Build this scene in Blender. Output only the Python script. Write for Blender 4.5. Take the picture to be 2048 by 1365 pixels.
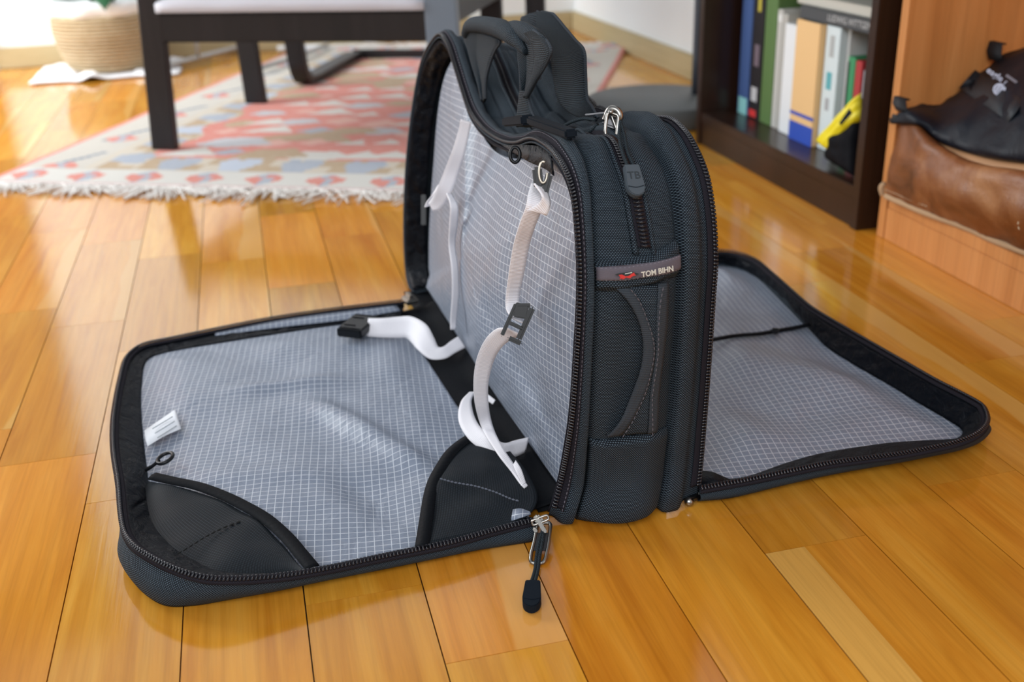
import bpy, bmesh, math, random
import numpy as np
from mathutils import Vector, Matrix, noise

for o in list(bpy.data.objects):
    bpy.data.objects.remove(o)
SC = bpy.context.scene
COL = SC.collection
rnd = random.Random(7)
D2R = math.radians

# ------------------------------------------------------------------ camera
FPX, PITCH, ROLL, HEAD, CAMH = 2113.6, D2R(24.016), D2R(-2.01), D2R(13.388), 0.5
_f = np.array([math.sin(HEAD)*math.cos(PITCH), math.cos(HEAD)*math.cos(PITCH), -math.sin(PITCH)])
_r0 = np.array([math.cos(HEAD), -math.sin(HEAD), 0.0]); _u0 = np.cross(_r0, _f)
_r = _r0*math.cos(ROLL)+_u0*math.sin(ROLL); _u = -_r0*math.sin(ROLL)+_u0*math.cos(ROLL)
CP = np.array([0, 0, CAMH])
cd = bpy.data.cameras.new('camera'); cam = bpy.data.objects.new('camera', cd); COL.objects.link(cam)
cd.sensor_width = 36; cd.sensor_fit = 'HORIZONTAL'; cd.lens = FPX*36/2048
cd.clip_start = .02; cd.clip_end = 50
cam.matrix_world = Matrix(((_r[0], _u[0], -_f[0], 0), (_r[1], _u[1], -_f[1], 0), (_r[2], _u[2], -_f[2], CAMH), (0, 0, 0, 1)))
cd.dof.use_dof = True; cd.dof.focus_distance = .84; cd.dof.aperture_fstop = 5.6
SC.camera = cam
# ------------------------------------------------------------------ light
SC.view_settings.view_transform = 'Standard'; SC.view_settings.look = 'None'
SC.view_settings.gamma = 1; SC.view_settings.use_curve_mapping = False
SC.view_settings.exposure = 0.0
SC.cycles.use_denoising = True
SC.cycles.max_bounces = 8
w = bpy.data.worlds.new('world'); SC.world = w; w.use_nodes = True
w.node_tree.nodes['Background'].inputs[0].default_value = (.86, .92, 1, 1)
w.node_tree.nodes['Background'].inputs[1].default_value = .36
def area(name, loc, target, sx, sy, power, col=(1, 1, 1)):
    l = bpy.data.lights.new(name, 'AREA'); l.shape = 'RECTANGLE'; l.size = sx; l.size_y = sy
    l.energy = power; l.color = col
    o = bpy.data.objects.new(name, l); COL.objects.link(o); o.location = loc
    o.rotation_euler = (Vector(target)-Vector(loc)).to_track_quat('-Z', 'Y').to_euler()
    return o
area('window_light', (-1.70, 2.75, 1.15), (.1, 2.75, .35), 1.5, 1.6, 66, (.93, .98, 1))
area('wall_fill_light', (-1.10, 2.85, 1.30), (-.55, 3.54, .55), .8, 1.2, 13, (.93, .98, 1))  # added fill that brightens the left of the back wall, no window here
area('front_fill_light', (-.9, -1.5, 1.9), (.3, 1.2, 0), 2.2, 1.6, 62, (.96, .98, 1))  # added fill from behind the camera, lifts the bag front

# ------------------------------------------------------------------ pixel -> point helpers (frame 2048 x 1365)
def ray(x, y): return _f*FPX+_r*(x-1024)-_u*(y-682.5)
def at(x, y, z=0.0):
    d = ray(x, y); return d*((z-CAMH)/d[2])+CP
def atX(x, y, X):
    d = ray(x, y); return d*(X/d[0])+CP
def atY(x, y, Y):
    d = ray(x, y); return d*(Y/d[1])+CP
def project(P):
    P = np.asarray(P, float)-CP; d = P@_f
    return np.stack([1024+FPX*(P@_r)/d, 682.5-FPX*(P@_u)/d], -1)
# bag frame
BO = np.array([.205, .722, 0]); BV = np.array([-.055, .9985, 0]); BU = np.array([.9985, .055, 0])
def S(x, y, u):                       # point on the upright plane at offset u across the bag
    d = ray(x, y); t = (u+BO[:2]@BU[:2])/(d[:2]@BU[:2]); return d*t+CP
def toB(P): q = np.asarray(P)-BO; return np.array([q@BU, q@BV, q[2]])
def B(u, v, z): return BO+BU*u+BV*v+np.array([0, 0, z])

# ------------------------------------------------------------------ materials
def nt(m): return m.node_tree.nodes, m.node_tree.links
def mat(name, col=(.5, .5, .5), rough=.6, metal=0, spec=.5, coat=0, sheen=0):
    m = bpy.data.materials.new(name); m.use_nodes = True
    b = m.node_tree.nodes['Principled BSDF']
    b.inputs['Base Color'].default_value = (*col, 1); b.inputs['Roughness'].default_value = rough
    b.inputs['Metallic'].default_value = metal; b.inputs['Specular IOR Level'].default_value = spec
    b.inputs['Coat Weight'].default_value = coat; b.inputs['Sheen Weight'].default_value = sheen
    return m
class G:
    """tiny node-graph builder"""
    def __init__(s, m): s.m = m; s.n, s.l = nt(m); s.b = s.n['Principled BSDF']
    def add(s, t, **k):
        n = s.n.new(t)
        for a, v in k.items(): setattr(n, a, v)
        return n
    def put(s, sock, v):
        if hasattr(v, 'links') or hasattr(v, 'is_output'): s.l.new(v, sock)
        else: sock.default_value = v
    def math(s, op, a, b=0.0, c=0.0):
        n = s.add('ShaderNodeMath', operation=op); s.put(n.inputs[0], a); s.put(n.inputs[1], b); s.put(n.inputs[2], c); return n.outputs[0]
    def mix(s, f, a, b, blend='MIX'):
        n = s.add('ShaderNodeMix', data_type='RGBA', blend_type=blend)
        s.put(n.inputs[0], f); s.put(n.inputs[6], a if not isinstance(a, tuple) else (*a, 1)); s.put(n.inputs[7], b if not isinstance(b, tuple) else (*b, 1)); return n.outputs[2]
    def noise(s, vec, scale, detail=3, rough=.5, dist=0):
        n = s.add('ShaderNodeTexNoise'); s.put(n.inputs['Vector'], vec); n.inputs['Scale'].default_value = scale
        n.inputs['Detail'].default_value = detail; n.inputs['Roughness'].default_value = rough; n.inputs['Distortion'].default_value = dist; return n.outputs[0]
    def ramp(s, f, pts):
        n = s.add('ShaderNodeValToRGB'); e = n.color_ramp.elements
        while len(e) < len(pts): e.new(.5)
        for k, (p, c) in enumerate(pts): e[k].position = p; e[k].color = (*c, 1) if len(c) == 3 else c
        s.put(n.inputs[0], f); return n.outputs[0]
    def bump(s, h, strength, dist=.001):
        n = s.add('ShaderNodeBump'); s.put(n.inputs['Height'], h); n.inputs['Strength'].default_value = strength
        n.inputs['Distance'].default_value = dist; s.l.new(n.outputs[0], s.b.inputs['Normal'])
    def mapping(s, vec, sc=(1, 1, 1), rot=(0, 0, 0)):
        n = s.add('ShaderNodeMapping'); s.put(n.inputs[0], vec); n.inputs['Scale'].default_value = sc; n.inputs['Rotation'].default_value = rot; return n.outputs[0]
    def uv(s): return s.add('ShaderNodeTexCoord').outputs['UV']
    def obj(s): return s.add('ShaderNodeTexCoord').outputs['Object']
    def pos(s): return s.add('ShaderNodeNewGeometry').outputs['Position']
    def xyz(s, v): n = s.add('ShaderNodeSeparateXYZ'); s.put(n.inputs[0], v); return n.outputs
    def color(s, c): s.put(s.b.inputs['Base Color'], c)

def weave_mat(name, dark, light, px=.0021, py=.00115, bump=.8, rough=.5, var=.25):
    m = mat(name, rough=rough+.15, spec=.12); g = G(m); x, y, _ = g.xyz(g.uv())
    X = g.math('DIVIDE', x, px); Y = g.math('DIVIDE', y, py); row = g.math('FLOOR', Y)
    fx = g.math('FRACT', g.math('ADD', X, g.math('MULTIPLY', row, .5))); fy = g.math('FRACT', Y)
    h = g.math('MULTIPLY', g.math('SINE', g.math('MULTIPLY', fx, math.pi)), g.math('SINE', g.math('MULTIPLY', fy, math.pi)))
    n = g.noise(g.uv(), 18, 3)
    f = g.math('MULTIPLY', g.math('POWER', h, 2.1), g.math('ADD', g.math('MULTIPLY', n, var*2), 1-var))
    g.color(g.mix(f, dark, light)); g.bump(h, bump, .0005); return m
M = {}
M['ballistic'] = weave_mat('ballistic_nylon', (.003, .0045, .008), (.125, .172, .215))
M['webbing'] = weave_mat('webbing', (.003, .005, .009), (.075, .112, .142), .0024, .0016, 1.0)
M['tape'] = weave_mat('zipper_tape', (.010, .009, .013), (.045, .042, .055), .0012, .0008, .4, .7)
M['binding'] = weave_mat('piping_tape', (.034, .042, .052), (.078, .092, .112), .0008, .0016, .5, .6)
M['lining_black'] = mat('black_lining', (.003, .0045, .008), .55, spec=.18)
g = G(M['lining_black']); g.bump(g.noise(g.pos(), 60, 4, .6, .6), .8, .006)
M['edge'] = mat('black_binding', (.003, .004, .006), .7, spec=.12)
g = G(M['edge']); g.bump(g.noise(g.pos(), 300, 3), .4, .001)
M['mesh_coated'] = weave_mat('coated_pocket_cloth', (.006, .008, .011), (.028, .036, .044), .0022, .0016, .15, .38)
M['teeth'] = mat('zipper_teeth_nylon', (.010, .010, .015), .25, spec=.6)
M['metal'] = mat('brushed_metal', (.36, .345, .32), .28, metal=1)
M['metal_dark'] = mat('dark_metal', (.10, .10, .105), .35, metal=1)
M['plastic'] = mat('black_plastic', (.006, .007, .009), .38, spec=.3)
M['rubber'] = mat('grey_rubber', (.06, .078, .096), .5)
M['rubber_black'] = mat('black_rubber', (.008, .012, .018), .7, spec=.08)
M['cord'] = weave_mat('cord', (.01, .014, .018), (.09, .12, .14), .0012, .0012, .8, .6)

m = mat('ripstop', rough=.42, spec=.45); g = G(m); uv = g.uv(); x, y, _ = g.xyz(uv)
P_ = .0068
def line(c, w_): 
    f = g.math('FRACT', g.math('DIVIDE', c, P_)); return g.math('LESS_THAN', g.math('ABSOLUTE', g.math('SUBTRACT', f, .5)), w_)
gr = g.math('MAXIMUM', line(x, .046), line(y, .046))
dg = g.math('LESS_THAN', g.math('ABSOLUTE', g.math('SUBTRACT', g.math('FRACT', g.math('DIVIDE', g.math('ADD', x, y), P_*2)), .5)), .03)
base = g.mix(g.math('MULTIPLY', dg, .25), (.195, .228, .295), (.14, .16, .205))
g.color(g.mix(g.math('MULTIPLY', gr, .62), base, (.74, .77, .83)))
g.bump(g.math('ADD', g.math('MULTIPLY', g.noise(uv, 35, 3, .55, .8), 6), gr), .35, .0012)
M['ripstop'] = m
m = mat('white_webbing', (.8, .77, .79), .55, spec=.3); g = G(m); x, y, _ = g.xyz(g.uv())
h = g.math('SINE', g.math('MULTIPLY', y, 2*math.pi/.0016)); g.color(g.mix(g.math('ADD', g.math('MULTIPLY', h, .5), .5), (.82, .80, .84), (.93, .91, .95))); g.bump(h, .4, .0003)
M['strap'] = m
def wood_mat(name, c1, c2, c3, rough=.3, scale=(14, 1.2, 14), coat=.2, use_color=False, axis='pos'):
    m = mat(name, rough=rough, spec=.8 if use_color else .4, coat=coat); m.node_tree.nodes['Principled BSDF'].inputs['Coat Roughness'].default_value = .12
    g = G(m); p = g.pos()
    if use_color:
        oi = g.add('ShaderNodeObjectInfo'); off = g.add('ShaderNodeCombineXYZ')
        for k in range(3): g.put(off.inputs[k], g.math('MULTIPLY', oi.outputs['Random'], 11.3+k*7))
        va = g.add('ShaderNodeVectorMath', operation='ADD'); g.put(va.inputs[0], p); g.put(va.inputs[1], off.outputs[0]); p = va.outputs[0]
    mp = g.mapping(p, scale); n1 = g.noise(mp, 1.6, 5, .6, 1.2); mp2 = g.mapping(p, tuple(a*(9 if a > 5 else 2.2) for a in scale)); n2 = g.noise(mp2, 1.3, 4, .7, .2)
    c = g.ramp(n1, [(.25, c1), (.5, c2), (.75, c3)])
    c = g.mix(g.math('MULTIPLY', g.math('SUBTRACT', n2, .42), 1.25), c, tuple(a*.62 for a in c1), 'MIX')
    if use_color:
        x, y, _ = g.xyz(g.obj())
        a = g.add('ShaderNodeAttribute', attribute_type='OBJECT', attribute_name='sap').outputs['Fac']
        sl = g.add('ShaderNodeAttribute', attribute_type='OBJECT', attribute_name='tilt').outputs['Fac']
        e = g.math('ADD', g.math('ADD', x, g.math('MULTIPLY', y, sl)), g.math('MULTIPLY', g.math('SUBTRACT', g.noise(g.mapping(p, (4, 4, 4)), 1.5, 2), .5), .35))
        mr = g.add('ShaderNodeMapRange', interpolation_type='SMOOTHSTEP'); g.put(mr.inputs[0], g.math('SUBTRACT', e, a)); mr.inputs[1].default_value = -.02; mr.inputs[2].default_value = .03
        c = g.mix(g.math('MULTIPLY', mr.outputs[0], .75), c, (.66, .37, .095))
        c = g.mix(1.0, c, oi.outputs['Color'], 'MULTIPLY')
        # small knots
        v = g.add('ShaderNodeTexVoronoi'); g.put(v.inputs['Vector'], g.mapping(p, (7, 4, 7))); v.inputs['Scale'].default_value = 1.0
        k = g.math('LESS_THAN', g.math('ADD', v.outputs['Distance'], g.math('MULTIPLY', n2, .05)), .06)
        c = g.mix(g.math('MULTIPLY', k, .55), c, (.12, .045, .01))
        g.put(g.b.inputs['Roughness'], g.math('ADD', g.math('MULTIPLY', g.noise(g.mapping(p, (3, 3, 3)), 2, 3), .12), rough-.06))
    g.color(c); g.bump(n2, .06, .0008)
    return m
M['floor'] = wood_mat('parquet', (.50, .180, .012), (.63, .270, .026), (.72, .36, .052), .12, (16, 1.6, 16), 0, True)
M['seam'] = mat('floor_seam', (.10, .055, .02), .8)
M['oak_trim'] = wood_mat('oak_trim', (.46, .37, .20), (.52, .42, .24), (.56, .46, .27), .5, (2, 2, 30), 0)
M['cherry'] = wood_mat('cherry_veneer', (.50, .19, .05), (.60, .25, .075), (.67, .30, .10), .4, (14, 14, .9), .1)
M['wenge'] = wood_mat('dark_veneer', (.014, .006, .004), (.024, .010, .006), (.034, .014, .008), .3, (14, 14, .9), .1)
M['chair_wood'] = wood_mat('black_brown_wood', (.009, .008, .009), (.014, .011, .012), (.020, .016, .017), .42, (14, 14, 1), 0)
M['door_wood'] = wood_mat('door_wood', (.22, .08, .025), (.30, .11, .035), (.36, .14, .05), .4, (14, 14, .9), .1)
M['wall'] = mat('white_paint', (.85, .865, .87), .8); g = G(M['wall']); g.bump(g.noise(g.pos(), 120, 3), .15, .001)

# ------------------------------------------------------------------ mesh helpers
def link(name, me, m, parent=None, smooth=True, kind=None, label=None):
    if m is not None:
        for mm in (m if isinstance(m, (list, tuple)) else [m]): me.materials.append(mm)
    if smooth: me.polygons.foreach_set('use_smooth', [True]*len(me.polygons))
    o = bpy.data.objects.new(name, me); COL.objects.link(o)
    if parent is not None: o.parent = parent
    if kind: o['kind'] = kind
    if label: o['label'] = label
    return o
def thing(name, label, cat, group=None, loc=(0, 0, 0)):
    o = bpy.data.objects.new(name, None); COL.objects.link(o); o.empty_display_size = .02
    o['label'] = label; o['category'] = cat
    if group: o['group'] = group
    return o
def tag(o, label, cat, group=None):
    o['label'] = label; o['category'] = cat
    if group: o['group'] = group
    return o
def pydata(name, V, F, UV=None):
    me = bpy.data.meshes.new(name); me.from_pydata([tuple(map(float, v)) for v in V], [], F)
    if UV is not None:
        l = me.uv_layers.new(name='UVMap'); idx = np.empty(len(me.loops), int); me.loops.foreach_get('vertex_index', idx)
        l.data.foreach_set('uv', np.asarray(UV, float)[idx].ravel())
    me.validate(); me.update(); return me
def grid(name, P, m, parent=None, UV=None, closed_u=False, thick=0, **k):
    P = np.asarray(P, float); n, q = P.shape[:2]
    if UV is None:
        du = np.r_[0, np.cumsum(np.linalg.norm(np.diff(P.mean(0), axis=0), axis=1))]
        dv = np.r_[0, np.cumsum(np.linalg.norm(np.diff(P.mean(1), axis=0), axis=1))]
        UV = np.stack(np.meshgrid(du, dv), -1)
    F = [(i*q+j, i*q+j+1, (i+1)*q+j+1, (i+1)*q+j) for i in range(n-1) for j in range(q-1)]
    if closed_u: F += [(i*q+q-1, i*q, (i+1)*q, (i+1)*q+q-1) for i in range(n-1)]
    o = link(name, pydata(name, P.reshape(-1, 3), F, UV.reshape(-1, 2)), m, parent, **k)
    if thick:
        s = o.modifiers.new('thick', 'SOLIDIFY'); s.thickness = abs(thick); s.offset = 0 if thick > 0 else -1
    return o
def resample(P, n, smooth=True):
    P = np.asarray(P, float)
    if smooth and len(P) > 2: P = catmull(P, 12)
    d = np.r_[0, np.cumsum(np.linalg.norm(np.diff(P[:, :3], axis=0), axis=1))]
    t = np.linspace(0, d[-1], n); return np.stack([np.interp(t, d, P[:, k]) for k in range(P.shape[1])], 1)
def catmull(P, k):
    P = np.asarray(P, float); Q = np.concatenate([(2*P[0]-P[1])[None], P, (2*P[-1]-P[-2])[None]]); out = []
    for i in range(1, len(Q)-2):
        for t in np.arange(k)/k:
            a, b, c, d = Q[i-1:i+3]
            out.append(.5*((2*b)+(c-a)*t+(2*a-5*b+4*c-d)*t*t+(3*b-a-3*c+d)*t**3))
    out.append(P[-1]); return np.array(out)
def keyed(P, k=10): return catmull(P, k)      # keeps key correspondence
def unit(v): v = np.asarray(v, float); n = np.linalg.norm(v, axis=-1, keepdims=True); return v/np.where(n < 1e-12, 1, n)
def frames(P, up=(0, 0, 1)):
    T = unit(np.gradient(P, axis=0)); N = np.zeros_like(T); u0 = np.array(up, float)
    n = u0-T[0]*(u0@T[0]); n = n if np.linalg.norm(n) > 1e-3 else np.cross(T[0], [1, .1, 0]); N[0] = unit(n)
    for i in range(1, len(P)): n = N[i-1]-T[i]*(N[i-1]@T[i]); N[i] = unit(n)
    return T, N, np.cross(T, N)
def tube(name, P, r, m, parent=None, n=None, seg=8, closed=False, caps=True, flat=1.0, **k):
    P = resample(P, n or max(8, len(P)*6)) if not closed else np.asarray(P, float)
    T, N, Bn = frames(P); r = np.interp(np.linspace(0, 1, len(P)), np.linspace(0, 1, len(np.atleast_1d(r))), np.atleast_1d(r))
    a = np.linspace(0, 2*np.pi, seg, endpoint=False)
    V = (P[:, None]+r[:, None, None]*(np.cos(a)[None, :, None]*N[:, None]*flat+np.sin(a)[None, :, None]*Bn[:, None]))
    L = len(P); F = [(i*seg+j, i*seg+(j+1) % seg, (i+1)*seg+(j+1) % seg, (i+1)*seg+j) for i in range(L-1) for j in range(seg)]
    if closed: F += [((L-1)*seg+j, (L-1)*seg+(j+1) % seg, (j+1) % seg, j) for j in range(seg)]
    elif caps: F += [tuple(range(seg))[::-1], tuple((L-1)*seg+j for j in range(seg))]
    d = np.r_[0, np.cumsum(np.linalg.norm(np.diff(P, axis=0), axis=1))]
    UV = np.stack([np.tile(a*r.mean(), L), np.repeat(d, seg)], 1)
    return link(name, pydata(name, V.reshape(-1, 3), F, UV), m, parent, **k)
def bm_box(bm, c, s, R=None):
    g_ = bmesh.ops.create_cube(bm, size=1); v = g_['verts']
    bmesh.ops.scale(bm, vec=s, verts=v)
    if R is not None: bmesh.ops.rotate(bm, cent=(0, 0, 0), matrix=R, verts=v)
    bmesh.ops.translate(bm, vec=c, verts=v); return v
def box(name, lo, hi, m, parent=None, bev=.002, R=None, **k):
    lo = np.array(lo, float); hi = np.array(hi, float); bm = bmesh.new()
    bm_box(bm, tuple((lo+hi)/2), tuple(hi-lo))
    if bev: bmesh.ops.bevel(bm, geom=bm.edges[:], offset=min(bev, .45*min(hi-lo)), segments=2, affect='EDGES')
    me = bpy.data.meshes.new(name); bm.to_mesh(me); bm.free()
    return link(name, me, m, parent, smooth=False, **k)
def obox(name, c, ax, size, m, parent=None, bev=.001, **k):       # box with centre, axes, size
    bm = bmesh.new(); bm_box(bm, (0, 0, 0), size)
    if bev: bmesh.ops.bevel(bm, geom=bm.edges[:], offset=min(bev, .45*min(size)), segments=2, affect='EDGES')
    A = np.stack([unit(a) for a in ax], 1)
    for v in bm.verts: v.co = Vector(A@np.array(v.co)+np.array(c))
    me = bpy.data.meshes.new(name); bm.to_mesh(me); bm.free()
    return link(name, me, m, parent, smooth=False, **k)
def nz(x, y, z, s=1.0): return noise.noise(Vector((x*s, y*s, z*s)))
def sm(x, a, b): t = np.clip((x-a)/(b-a), 0, 1); return t*t*(3-2*t)

# ------------------------------------------------------------------ zipper teeth along a path (path P, across = direction teeth point, up = face normal)
def teeth(name, P, A, U, parent, pitch=.0029, sz=(.0021, .0044, .0026), rows=1, m=None):
    P = np.asarray(P, float); d = np.r_[0, np.cumsum(np.linalg.norm(np.diff(P, axis=0), axis=1))]
    n = int(d[-1]/pitch); t = (np.arange(n)+.5)*pitch
    I = lambda X: np.stack([np.interp(t, d, X[:, k]) for k in range(3)], 1)
    p = I(P); a = unit(I(np.broadcast_to(A, P.shape))); T = unit(np.stack([np.interp(t, d, np.gradient(P, axis=0)[:, k]) for k in range(3)], 1))
    u_ = unit(np.cross(T, a)); ref = I(np.broadcast_to(U, P.shape)); u_ *= np.sign((u_*ref).sum(1, keepdims=True)+1e-9)
    # rounded tooth: 3 cross-sections of 4 corners, head fatter than body
    prof = [(-.5, .9, .7), (-.05, .6, .55), (.25, 1.05, 1.0), (.5, .75, .6)]
    V = []; F = []
    tpl = []
    for (ya, sx, szz) in prof:
        for (i, j) in ((-1, -1), (1, -1), (1, 1), (-1, 1)): tpl.append((i*.5*sx*sz[0], ya*sz[1], (j*.5+.5)*szz*sz[2]))
    tpl = np.array(tpl); f0 = [(0, 3, 2, 1), (12, 13, 14, 15)]
    for s_ in range(3):
        for k_ in range(4): f0.append((s_*4+k_, s_*4+(k_+1) % 4, s_*4+4+(k_+1) % 4, s_*4+4+k_))
    V = p[:, None]+tpl[None, :, 0:1]*T[:, None]+tpl[None, :, 1:2]*a[:, None]+tpl[None, :, 2:3]*u_[:, None]
    F = [tuple(i*16+q for q in f) for i in range(n) for f in f0]
    return link(name, pydata(name, V.reshape(-1, 3), F), m or M['teeth'], parent, kind='stuff')

# ================================================================== SETTING
FX0, FW = -.1865, .0892
WX, WY = 1.10, 3.54
fl = box('floor', (-2.6, -1.6, -.05), (WX, WY, -.0045), M['seam'], bev=0); fl['kind'] = 'structure'
def plank_mesh():
    bm = bmesh.new(); bm_box(bm, (0, 0, -.5), (1, 1, 1)); me = bpy.data.meshes.new('plank'); bm.to_mesh(me); bm.free(); me.materials.append(M['floor']); return me
PM = plank_mesh()
known = {-2: [1.73], -1: [.961, 1.309, 1.645], 0: [.52, .867, 1.206, 1.546], 1: [.80, 1.145, 1.493], 2: [.667, 1.01, 1.36, 1.70], 3: [.574, .92, 1.25, 1.553],
         4: [.42, 1.3, 1.66], 5: [.30, 1.43], 6: [.628, 1.0, 1.52], 7: [.36, 1.2, 1.6], 8: [.678, 1.05, 1.45], 9: [.5, 1.15], 10: [.88, 1.26], 11: [.62, .974, 1.363]}
sap = {(3, .574): (.22, .10), (4, .42): (2, 0), (0, .52): (.33, -.05), (6, .1): (-2, 0), (2, .1): (2, 0), (3, 1.25): (2, 0), (5, .30): (.44, 0)}
special = {}
planks = []
for k in range(-26, 15):
    x0 = FX0+FW*k; x1 = x0+FW
    js = sorted(known.get(k, [1.0+rnd.uniform(-.17, .17)]))
    while js[0] > -.4: js.insert(0, js[0]-rnd.uniform(.31, .38))
    while js[-1] < WY: js.append(js[-1]+rnd.uniform(.31, .38))
    for a, b in zip(js[:-1], js[1:]):
        b = min(b, WY); xr = min(x1, WX)
        if a >= WY-.02 or xr-x0 < .01: continue
        planks.append((k, x0, xr, a, b))
def in_view(x0, x1, a, b):
    for X in (x0, (x0+x1)/2, x1):
        for Y in (a, (a+b)/2, b):
            if Y < .2: continue
            p = project((X, Y, 0))
            if -60 < p[0] < 2108 and -60 < p[1] < 1425: return True
    return False
nviz = 0; rest = bmesh.new()
for (k, x0, x1, a, b) in planks:
    if in_view(x0, x1, a, b) and nviz < 298:
        o = bpy.data.objects.new('plank', PM); COL.objects.link(o); o.parent = fl
        o.location = ((x0+x1)/2, (a+b)/2, 0); o.scale = (x1-x0-.0010, b-a-.0006, .006)
        r = rnd.random(); t = rnd.uniform(.84, 1.1)
        hue = rnd.uniform(-.06, .06)
        o.color = (t*(1+hue*.4), t*(1-hue), t*(1-hue*1.6), 1)
        s_ = (.2+rnd.random()*.35, rnd.uniform(-.3, .3)) if rnd.random() < .38 else (2, 0)
        o['sap'], o['tilt'] = float(s_[0]), float(s_[1])
        key = (k, round(a, 3))
        if key == (3, .574) or key == (3, round(a, 3)) and a < .58 and b > .6: o['sap'], o['tilt'] = .18, .12
        special[(k, round(a, 2))] = o
        nviz += 1
    else: bm_box(rest, ((x0+x1)/2, (a+b)/2, -.003), (x1-x0-.0007, b-a-.0005, .006))
me = bpy.data.meshes.new('plank_field'); rest.to_mesh(me); rest.free(); link('plank_field', me, M['floor'], fl, smooth=False, kind='stuff')
def P_(k, y, sap_=None, col=None):
    for (kk, a), o in special.items():
        if kk == k and a <= y < a+.5 and abs((o.location.y)-y) < o.scale.y/2+.001:
            if sap_: o['sap'], o['tilt'] = sap_
            if col: o.color = (*col, 1)
# planks whose look can be read in the photograph (column, a Y inside it)
P_(0, .7, (2., 0.), (1.02, 1.04, 1.1)); P_(-1, .8, (2., 0.), (1.06, 1.0, .95)); P_(1, .55, (2., 0.), (1.06, 1.02, .95)); P_(0, .45, (.3, 0.), (1.05, 1.05, 1.0))
P_(2, .62, (2., 0.), (1.0, .96, .85)); P_(2, .72, (2., 0.), (1.04, 1.05, .95)); P_(3, .6, (.2, -.25), (1.07, .95, .9)); P_(3, .5, (2., 0.), (1.05, 1.08, 1.0))
P_(4, .6, (2., 0.), (.97, .86, .72)); P_(5, .5, (-.12, 0.) if False else (2., 0.), (1.07, 1.05, .95)); P_(6, .5, (2., 0.), (1.02, .98, .9)); P_(6, .8, (.6, 0.), (.88, .85, .8))
P_(7, .6, (2., 0.), (1.0, .98, .86)); P_(8, .6, (2., 0.), (1.02, .96, .85))
# sapwood band down the left side of the plank in column six
for (kk, a), o in special.items():
    if kk == 6 and abs(o.location.y-.45) < .2: o['sap'], o['tilt'] = 2., 0.
st = box('floor_strip', (FX0+FW*6+.0005, .24, -.001), (FX0+FW*6+.034, .6275, .00025), None, fl, bev=0)
st.data.materials.append(wood_mat('sapwood', (.60, .31, .055), (.68, .36, .075), (.72, .40, .09), .22, (16, 1.6, 16), .3)); st.name = 'plank_streak'

def wallbox(name, lo, hi, m=None, bev=0):
    o = box(name, lo, hi, m or M['wall'], bev=bev); o['kind'] = 'structure'; return o
wallbox('wall_back', (-2.6, WY, -.05), (WX+.12, WY+.12, 2.6))
wallbox('wall_right', (WX, -1.6, -.05), (WX+.12, WY, 2.6))
wallbox('baseboard_back', (-.72, WY-.014, 0), (WX-.014, WY, .062), M['oak_trim'], .003)
wallbox('baseboard_right', (WX-.014, 2.0, 0), (WX, WY, .062), M['oak_trim'], .003)
dr = box('door_1', (-1.62, WY-.012, .01), (-.84, WY, 2.05), M['door_wood'], bev=.004); dr['kind'] = 'structure'
for a, b in (((-.84, WY-.03, 0), (-.735, WY, 2.12)), ((-1.72, WY-.03, 0), (-1.62, WY, 2.12)), ((-1.72, WY-.03, 2.05), (-.735, WY, 2.14))):
    box('door_frame', a, b, M['door_wood'], dr, bev=.004)
for z0, z1 in ((.2, .95), (1.1, 1.9)): box('door_panel', (-1.5, WY-.022, z0), (-.96, WY-.012, z1), M['door_wood'], dr, bev=.006)

# ================================================================== RUG
RO = np.array([-.497, 2.094]); R1 = np.array([.906, -.4233]); R2 = np.array([.4233, .906]); RW, RL = 1.05, 1.60
cream = (.47, .44, .385); coral = (.56, .125, .085); tan = (.36, .235, .11); blue = (.27, .32, .40); white = (.54, .53, .49); dblue = (.10, .15, .22); pale = (.50, .43, .33)
def inpoly(x, y, poly):
    c = False; j = len(poly)-1
    for i in range(len(poly)):
        xi, yi = poly[i]; xj, yj = poly[j]
        if (yi > y) != (yj > y) and x < (xj-xi)*(y-yi)/(yj-yi)+xi: c = not c
        j = i
    return c
rr = random.Random(11)
shapes = []
for i in range(7):
    for j in range(13):
        cx = .30+i*.085+(j % 2)*.042+rr.uniform(-.015, .015); cy = .24+j*.095+rr.uniform(-.015, .015); s = rr.uniform(.026, .054); k = (i+j*2+rr.randint(0, 1)) % 5
        if k in (0, 1): pl = [(cx-s*1.3, cy-s*.6), (cx+s*1.2, cy-s*.5), (cx+rr.uniform(-.3, .6)*s, cy+s*.9)]; col = white
        elif k == 2: pl = [(cx-s*1.3, cy-s*.4), (cx, cy-s), (cx+s*1.4, cy+s*.2), (cx+s*.2, cy+s)]; col = blue
        elif k == 3: pl = [(cx-s*1.7, cy-s*.5), (cx-s*.2, cy-s), (cx+s*1.8, cy-s*.2), (cx+s*.7, cy+s), (cx-s*.9, cy+s*.8)]; col = tan if rr.random() < .45 else (white if rr.random() < .5 else (.40, .42, .46))
        else: pl = [(cx-s, cy-s*.3), (cx, cy-s*.9), (cx+s, cy), (cx, cy+s*.9)]; col = (.62, .30, .24)
        shapes.append((cx, cy, s*2, pl, col))
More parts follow.
